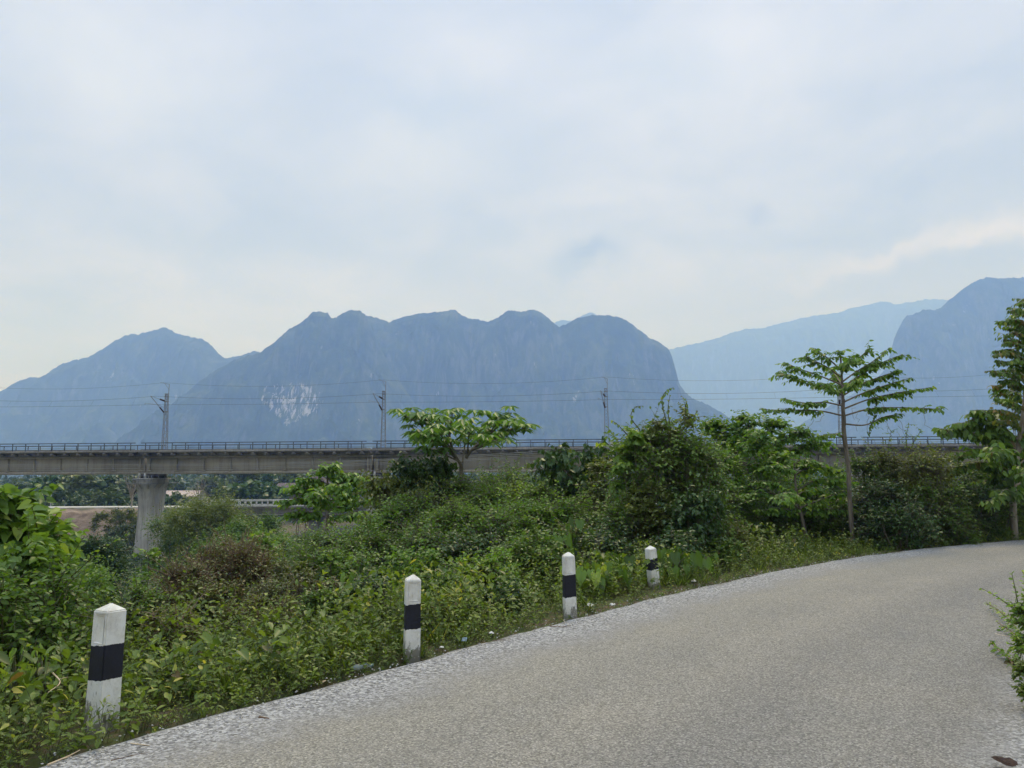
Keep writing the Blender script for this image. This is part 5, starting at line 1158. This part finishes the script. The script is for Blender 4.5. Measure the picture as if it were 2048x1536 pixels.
# ------------------------------------------------------------------ trees beyond the far road
def far_tree_proto(k, mat, n=1500, leaf=.85, h=10.0, w_=4.2, tall=.62):
    g = np.random.default_rng(200+k); root = thing('valley_tree'); LB, SB = MB(), MB(); nl_ = 13
    q = g.random(nl_); az = np.arange(nl_)*2.4; wz = np.sqrt(np.clip(1-((q-.4)/.65)**2, .1, 1)); C0 = np.stack([np.cos(az)*w_*.6*wz*g.random(nl_)**.5, np.sin(az)*w_*.6*wz*g.random(nl_)**.5, h*(1-tall)+h*tall*q*.85], 1)
    SB.tube([(0, 0, -.5), (.1, 0, h*.3), (0, .1, h*.75)], [.28, .2, .06], 6)
    for c in C0: SB.sticks([(0, 0, h*.25+c[2]*.2)], [c], .10, .03)
    idx = g.integers(0, nl_, n); lr = w_*.36*(.7+.6*g.random(nl_)); lt = g.random(nl_)
    P = C0[idx]+rdir(n, g, .15)*(lr[idx]*(.45+.6*g.random(n)))[:, None]
    LB.leaves(DI, P, rdir(n, g, -.1), leaf*(.5+g.random(n)), jit=.7, tone=np.clip(lt[idx]*.5+g.random(n)*.5, 0, 1), g=g, width=1.3)
    LB.build('crown', LM[mat], root); SB.build('trunk', BARK, root); return root
protos = [far_tree_proto(0, 'far'), far_tree_proto(1, 'farpale'), far_tree_proto(2, 'far', w_=5.5, h=8.5), far_tree_proto(3, 'farpale', w_=3.4, h=12, tall=.75), far_tree_proto(4, 'dark', w_=4.6, h=9)]
used = [False]*5
g = np.random.default_rng(300)
def place_far(k, px, d, sc, label, group=None, top=None):
    P = at(px, 950, d); z = terr([P[0]], [P[1]])[0]-.2
    if top is not None:
        hh = (8.5, 8.5, 7.6, 10.8, 8)[k]; sc = max(.25, (at(px, top, d)[2]-z)/(12.6 if k == 3 else 10.5 if k < 2 else 9.3))
    if used[k]: o = copy_thing(protos[k])
    else: o = protos[k]; used[k] = True
    o.location = (P[0], P[1], z); o.rotation_euler = (0, 0, g.random()*6.28); o.scale = (sc*g.uniform(1.0, 1.35), sc*g.uniform(1.0, 1.35), sc)
    tag(o, label, 'tree', group); 
    return o
place_far(0, 470, 176, 1, 'round green tree standing apart beyond the low bridge', top=950)
place_far(4, 505, 178, 1, 'dusky purplish-dark tree beside the round green one', top=960)
place_far(4, 548, 184, 1, 'dark bushy tree right behind the low bridge parapet', top=968)
place_far(2, 342, 166, 1, 'small dark tree hiding part of the rusty tin roof', top=984)
place_far(4, 528, 260, 1, 'dark tree mass on the plain behind the low bridge', top=945)
for px, d, top, k, lab in [(140, 185, 950, 1, 'olive tree above the far road near the thin pale pole'), (122, 172, 968, 2, 'dark low tree left of the earth bank'), (165, 178, 945, 1, 'tall loose tree above the far road'), (190, 190, 944, 0, 'green tree behind the far road, left of the banana-like clump'),
        (215, 176, 955, 0, 'leafy tree over the far road between its neighbours'), (240, 180, 944, 2, 'broad green tree just left of the first pier'), (262, 186, 950, 0, 'green tree partly hidden by the first pier'), (178, 168, 978, 2, 'low bush-like tree at the far road edge'),
        (205, 165, 985, 1, 'pale low tree touching the far road'), (235, 166, 982, 2, 'round low tree at the far road near the pier'), (100, 190, 950, 4, 'dark tree behind the white sign'), (60, 200, 946, 0, 'tree rising behind the left vines'), (150, 160, 990, 2, 'small tree beside the far road')]:
    place_far(k, px, d, 1, lab, 'trees along the far road', top)
for q in range(56):
    px = 100+q*27+g.normal(0, 14); d = g.uniform(225, 330)
    kk = int(g.integers(0, 5)); place_far(kk, px, d, g.uniform(1.0, 1.55), ('hazy green tree', 'hazy pale green tree', 'low broad hazy green tree', 'tall slim pale green tree', 'dark hazy tree')[kk]+' in the loose wood on the plain beyond the low bridge', 'trees on the plain beyond the low bridge')
# bare pale tree under the viaduct
for px, d, top, lab in ((402, 165, 945, 'bare pale tree with thin upswept branches behind the shed'), (266, 150, 948, 'bare branching tree left of the first pier top')):
    P = at(px, top, d); zg = terr([P[0]], [P[1]])[0]; H = P[2]-zg; root = thing('bare_tree', (P[0], P[1], zg)); SB = MB(); SB.tube([(0, 0, -.2), (.1, 0, H*.35)], [.18, .12], 6); T_ = MB()
    for q in range(16):
        a = g.random()*6.28; r = g.uniform(.5, 2.6); z0 = H*g.uniform(.15, .4); c = smooth_path([(0, 0, z0), (math.cos(a)*r*.5, math.sin(a)*r*.5, (z0+H)*.5), (math.cos(a)*r, math.sin(a)*r, H*g.uniform(.75, 1.0))], 8); T_.tube(c, np.linspace(.07, .02, len(c)), 4, cap=False)
        for s2 in range(4): i_ = int(g.integers(3, len(c))); T_.sticks([c[i_]], [c[i_]+np.array((g.normal(0, .6), g.normal(0, .6), g.uniform(.3, 1)))], .025, .01)
    SB.build('trunk', PALEBARK, root); T_.build('branches', PALEBARK, root); tag(root, lab, 'tree')
# the far-off wood on the plain
LB = MB(); n = 3600; th = g.uniform(-.72, .72, n); r = 330+(2400-330)*g.random(n)**1.35; x, y = r*np.sin(th), r*np.cos(th); z = terr(x, y); hh = g.uniform(8, 13.5, n); tn = g.random(n)
for j in range(44):
    u_ = rdir(n, g); P = np.stack([x+u_[:, 0]*hh*.45, y+u_[:, 1]*hh*.45, z+hh*.55+u_[:, 2]*hh*.42], 1)
    LB.leaves(DI, P, rdir(n, g), 2.3*(.5+g.random(n)), jit=.8, tone=np.clip(tn*.6+g.random(n)*.4, 0, 1), g=g, width=1.3)
tag(LB.build('far_wood', LM['far']), 'far-off wood spreading over the plain to the foot of the mountains', kind='stuff')

# ------------------------------------------------------------------ small things on the road edge
GRAV = noisemat('loose_limestone', (.26, .26, .26), (.60, .60, .58), 30, .85)
g = np.random.default_rng(400); LB = MB()
x = g.uniform(-6, 26, 90000); y = g.uniform(2, 24, 90000); s = sdist(x, y); ok = (s < .06) & (s > -.75) & (g.random(len(s)) < np.interp(s, [-.75, -.35, -.05, .06], [.05, .35, 1, .5])) & (np.hypot(x, y) < 17)
x, y, s = x[ok], y[ok], s[ok]; v = in_view(x, y, x*0, 20); x, y = x[v], y[v]; n = len(x)
octv = np.array([(1, 0, 0), (0, 1, 0), (-1, 0, 0), (0, -1, 0), (0, 0, .8), (0, 0, -.8)], float); octf = np.array([(0, 1, 4), (1, 2, 4), (2, 3, 4), (3, 0, 4), (1, 0, 5), (2, 1, 5), (3, 2, 5), (0, 3, 5)])
sz = g.uniform(.004, .0105, n)*np.where(g.random(n) < .03, 1.9, 1); V = octv[None]*(1+g.normal(0, .22, (n, 6, 1)))*sz[:, None, None]*np.array((1.2, 1, .75)); ca = g.random(n)*6.28
Vx = V[..., 0]*np.cos(ca)[:, None]-V[..., 1]*np.sin(ca)[:, None]; Vy = V[..., 0]*np.sin(ca)[:, None]+V[..., 1]*np.cos(ca)[:, None]
V = np.stack([Vx+x[:, None], Vy+y[:, None], V[..., 2]+(sz*.5)[:, None]+.006], -1)
LB.add(V.reshape(-1, 3), (np.arange(n)[:, None, None]*6+octf[None]).reshape(-1, 3)); tag(LB.build('gravel', GRAV), 'loose pale gravel along the road edge', kind='stuff')
def crumple(name, px, py, size, col, label, cat, seed, squash=.5, rough=.4, z0=0.0, stretchv=(1, 1)):
    g = np.random.default_rng(seed); P = onz(px, py, z0); bm = bmesh.new(); bmesh.ops.create_icosphere(bm, subdivisions=3, radius=size)
    for v in bm.verts:
        c = v.co; f = 1+.9*float(fbm([c.x/size*2+seed], [c.y/size*2+c.z/size*1.3], seed % 30, 4)[0]); c *= f; c.z = max(c.z*squash, -size*.15); c.x *= stretchv[0]; c.y *= stretchv[1]
    me = bpy.data.meshes.new(name); bm.to_mesh(me); bm.free(); me.materials.append(col); o = bpy.data.objects.new(name, me); COL.objects.link(o)
    o.location = (P[0], P[1], z0+size*.2); o.rotation_euler = (0, 0, g.random()*3); tag(o, label, cat); return o
BLUEP = noisemat('pale_blue_plastic', (.30, .45, .62), (.62, .70, .76), 30, .35)
crumple('plastic_scrap', 925, 1281, .030, BLUEP, 'crumpled pale blue plastic scrap at the verge beyond the second guard post', 'litter', 4, .7, stretchv=(1.5, .8), z0=.02)
WST = noisemat('white_stone', (.55, .55, .52), (.75, .74, .70), 12, .8)
crumple('stone', 983, 1267, .022, WST, 'small white stone in the verge just past the blue plastic scrap', 'stone', 5, z0=.02)
crumple('stone', 1181, 1211, .035, WST, 'pale stone lying right of the foot of the third guard post', 'stone', 6, z0=.02, stretchv=(1.6, 1))
crumple('stone', 1225, 1210, .026, WST, 'smaller pale stone farther right on the edge of the verge', 'stone', 8, z0=.02, stretchv=(1.5, 1))
crumple('stone', 1388, 1163, .03, WST, 'white stone in the verge beyond the fourth guard post', 'stone', 9, z0=.03)
crumple('stone', 884, 1295, .016, WST, 'tiny yellowish stone at the foot of the second guard post', 'stone', 10, z0=.02)
# crushed clear bottle
Pb = onz(722, 1337, .02); root = thing('crushed_bottle', (Pb[0], Pb[1], .035), .5)
m, t, o = newmat('dirty_clear_plastic'); b = N(t, 'ShaderNodeBsdfPrincipled'); b.inputs['Base Color'].default_value = (.35, .42, .42, 1); b.inputs['Roughness'].default_value = .2; b.inputs['Alpha'].default_value = .55; L(t, b.outputs[0], o.inputs[0])
bm_ = MB(); cc = [(x_, .006*math.sin(x_*60), 0) for x_ in np.linspace(-.085, .085, 22)]; bm_.tube(cc, [.006+.018*min(1, (q/5))*(1 if q % 3 else .78) if q < 18 else .012 for q in range(22)], 12); bm_.build('bottle_body', m, root, smooth=True)
bm_ = MB(); bm_.tube([(.085, 0, 0), (.103, 0, 0)], .011, 10); bm_.build('bottle_cap', noisemat('dull_green_cap', (.08, .16, .14), (.12, .20, .17), 5, .5), root); tag(root, 'crushed clear drink bottle half hidden in the weeds at the road edge', 'bottle')
TW = noisemat('dead_twig', (.09, .055, .035), (.18, .12, .08), 20, .9); STR = noisemat('pale_straw', (.45, .34, .22), (.62, .52, .36), 20, .8)
def twig(pxs, r, mt, label, z=.012, cat='twig', name='twig'):
    P = [onz(a, b2, z) for a, b2 in pxs]; root_ = P[0].copy(); gg = MB(); c = smooth_path(P, 10); gg.tube(c, np.linspace(r, r*.4, len(c)), 5)
    if len(pxs) > 2: gg.tube([c[4], c[4]+(.04, .03, .005)], [r*.5, r*.3], 4)
    o = gg.build(name, mt, at_=tuple(root_)); tag(o, label, cat)
twig([(985, 1281), (1000, 1280), (1012, 1280)], .004, TW, 'short dark twig on the gravel past the blue plastic scrap')
twig([(1100, 1252), (1122, 1254), (1142, 1251)], .0045, TW, 'dark twig lying across the gravel before the third guard post')
twig([(1127, 1240), (1131, 1246)], .004, STR, 'short white stick standing out on the gravel before the third guard post')
twig([(1085, 1249), (1110, 1243), (1160, 1234)], .004, TW, 'long thin twig along the verge line below the third guard post')
twig([(95, 1530), (135, 1513), (160, 1500)], .006, STR, 'tan straw stalk lying along the road edge at the lower left')
twig([(262, 1487), (300, 1491)], .005, STR, 'short orange-brown stalk on the gravel near the closest guard post')
twig([(222, 1521), (260, 1512), (300, 1504)], .003, TW, 'thin dark stalk on the gravel at the lower left')
twig([(518, 1434), (538, 1437)], .009, TW, 'small dark scrap of bark on the gravel')
twig([(645, 1364), (652, 1361)], .008, STR, 'tan leaf curl at the road edge below the weeds')
twig([(1990, 1268), (2028, 1275)], .004, STR, 'pale straw lying by the sprig at the right road edge')
twig([(2003, 1226), (2022, 1228)], .004, TW, 'short black twig by the right-edge bush')
twig([(1600, 1100), (1603, 1098)], .004, STR, 'tiny straw at the far road edge')
twig([(105, 1345), (120, 1365), (96, 1385)], .006, STR, 'bent pale straw among the weeds left of the closest guard post', z=.3)
# dark stain-like patty on the asphalt at the lower right
g = np.random.default_rng(5); pts = [(1981, 1514), (2000, 1516), (2010, 1519), (2022, 1517), (2034, 1523), (2036, 1530), (2025, 1534), (2012, 1531), (2003, 1526), (1992, 1521)]
bm_ = MB(); P = [onz(a, b2, .045) for a, b2 in pts]; c = sum(P)/len(P)
inner = [p*.7+c*.3+np.array((0, 0, .010+.004*g.random())) for p in P]; k = len(P)
bm_.add(P+inner+[c+(0, 0, .012)], [(q, (q+1) % k, k+(q+1) % k, k+q) for q in range(k)]); bm_.add(inner+[c+(0, 0, .014)], [(q, (q+1) % k, k) for q in range(k)])
tag(bm_.build('dung_patch', noisemat('dark_dried_mud', (.025, .015, .012), (.07, .04, .03), 60, .9, .5), at_=tuple(c)), 'dark brown dried patch of dung on the asphalt at the lower right', 'dung')
# a few more bushes that close the green mass between the viaduct piers and the road
B(1000, 930, 210, 21, 'green', .09, 'bush with a rounded top right behind the umbrella tree trunk', seed=101, cover=3)
B(880, 935, 210, 19.5, 'green', .09, 'mid green bush behind the hanging dead leaves', seed=102, cover=3)
B(1095, 965, 190, 20, 'green', .09, 'bush under the small forking tree', seed=103, cover=3)
B(1195, 965, 200, 19.5, 'olive', .09, 'olive bush around the foot of the small forking tree', seed=104, cover=3)
B(1455, 960, 130, 18.5, 'green', .09, 'bush between the biggest bush and the spreading tree trunk', seed=105, cover=3)
B(1700, 985, 130, 19.0, 'dark', .09, 'dark bush directly behind the tall tree trunk', seed=106, cover=3)
B(1545, 915, 150, 22.5, 'bright', .10, 'bright leafy bush under the crown of the spreading tree', seed=107, cover=2.6)
B(2050, 880, 170, 21.5, 'green', .09, 'tall bush behind the tree at the bend', seed=108, cover=3)
B(1965, 925, 130, 20.8, 'green', .085, 'bush rising behind the drooping leaf rows at the bend', seed=109, cover=3)
B(645, 1050, 200, 18, 'green', .09, 'bush around the foot of the small drooping tree', seed=110, cover=3)
B(760, 1010, 120, 22, 'bright', .10, 'soft feathery bush against the second pier', seed=111, cover=2.2, tpl=LA)
B(60, 1010, 210, 9.5, 'vine', .14, 'second layer of broad-leaved vines behind the left edge bush', 'vine_bush', 'bush', HE, 4.0, 18, seed=112, droop=.6, nl=5, stem=STEM)
B(45, 1085, 230, 7.6, 'vine', .10, 'mid-height vine leaves hanging below the big left vine bush', 'vine_bush', 'bush', HE, 3.6, 18, seed=113, droop=.6, nl=5, stem=STEM)
# front row of shrubs right behind the weeds
for (cx_, yt_, w__, d_, mt_, lf_, lab_, tp_, sd_) in [
    (560, 1150, 170, 9.4, 'dry', .05, 'low brownish bush between the dry bush and the second guard post', OV, 120), (645, 1178, 140, 8.8, 'green', .05, 'low green bush left of the second guard post, lower than its neighbours', OV, 121),
    (735, 1150, 120, 9.3, 'dark', .06, 'dark low bush touching the second guard post on its left', OV, 122), (890, 1140, 150, 9.6, 'green', .06, 'low bush directly right of the second guard post', OV, 123),
    (985, 1100, 160, 10.6, 'bright', .07, 'light green bush midway between the second and third guard posts', OV, 124), (1065, 1060, 170, 12.0, 'green', .08, 'round bush above the third guard post, on its left side', OV, 125),
    (950, 1060, 170, 12.4, 'dark', .08, 'dark-leaved bush right of and above the second guard post', OV, 126), (820, 1095, 150, 11.2, 'bright', .08, 'light bush rising straight behind the second guard post', OV, 127),
    (1150, 1045, 150, 13.4, 'olive', .08, 'olive bush directly behind the third guard post', OV, 128), (1230, 1075, 110, 12.6, 'dark', .07, 'small dark bush left of the leaning fourth guard post', OV, 129),
    (895, 990, 190, 15.0, 'bright', .09, 'bright feathery bush below the umbrella tree', LA, 130), (1060, 990, 190, 15.5, 'bright', .09, 'bright bush with a domed top between umbrella tree and forking tree', DI, 131),
    (985, 965, 190, 16.5, 'green', .09, 'green bush whose top reaches the girder line right of the umbrella tree', DI, 132), (725, 1030, 170, 15.8, 'bright', .09, 'fresh green bush between the drooping tree and the umbrella tree', DI, 133),
    (620, 1100, 150, 12.6, 'green', .08, 'green bush straight above the low olive one', DI, 134), (430, 1150, 150, 9.0, 'dry', .045, 'thin brownish bush full of twigs below the dry brown bush', OV, 135),
    (285, 1165, 130, 8.6, 'green', .045, 'low loose bush between the closest guard post and the dry bushes', OV, 136), (1010, 1165, 120, 9.4, 'dark', .055, 'dark low bush near the verge between second and third guard posts', OV, 137),
    (1350, 1065, 150, 13.0, 'dark', .08, 'dark bush right behind the fourth guard post', OV, 138), (1440, 1075, 120, 13.8, 'green', .07, 'low green bush right of the heart-leaved plants', OV, 139)]:
    B(cx_, yt_, w__, d_, mt_, lf_, lab_, seed=sd_, cover=3.0, tpl=tp_, stem=STEM if sd_ % 2 else BARK)
for (cx_, yt_, w__, d_, mt_, lf_, lab_, tp_, sd_) in [
    (515, 1195, 190, 8.3, 'olive', .042, 'olive brown-stemmed bush low on the verge under the dry brown bush', OV, 150), (625, 1135, 130, 10.6, 'dry', .05, 'brown-leaved bush to the right of the dry brown bush', OV, 151),
    (350, 1210, 150, 7.2, 'olive', .042, 'low olive bush close behind the weeds right of the closest guard post', OV, 152)]:
    B(cx_, yt_, w__, d_, mt_, lf_, lab_, seed=sd_, cover=2.4, tpl=tp_, stem=DRYSTEM, twr=.005)
B(1150, 925, 170, 21.5, 'green', .11, 'leafy bush behind the small forking tree, its top against the girders', seed=160, cover=2.8)
B(1210, 905, 110, 17.0, 'olive', .10, 'olive bush joining the forking tree to the biggest bush', seed=161, cover=2.8)
B(1440, 885, 120, 19.0, 'bright', .10, 'light bush closing the gap right of the biggest bush', seed=162, cover=2.4)
B(1650, 925, 130, 21.0, 'bright', .10, 'light green bush left of the tall tree trunk, under its lowest branch', seed=163, cover=2.4)
B(765, 965, 110, 20.0, 'bright', .10, 'feathery light shrub hanging over the second pier', seed=164, cover=1.8, tpl=LA)
B(960, 985, 160, 17.5, 'bright', .10, 'light green bush right behind the foot of the umbrella tree', seed=165, cover=2.6)
# ------------------------------------------------------------------ haze
def haze():
    g = MB(); g.box((0, 600, 850), (8850, 9400, 872))
    m, t, o = newmat('haze_air')
    pv = N(t, 'ShaderNodeVolumePrincipled'); pv.inputs['Color'].default_value = (*HAZE_COLOR, 1); pv.inputs['Density'].default_value = HAZE_DENSITY
    pv.inputs['Anisotropy'].default_value = .2; pv.inputs['Absorption Color'].default_value = (1, 1, 1, 1)
    L(t, pv.outputs[0], o.inputs['Volume'])
    ob = g.build('haze', m); tag(ob, 'thin blue haze filling the valley', kind='stuff')
haze()
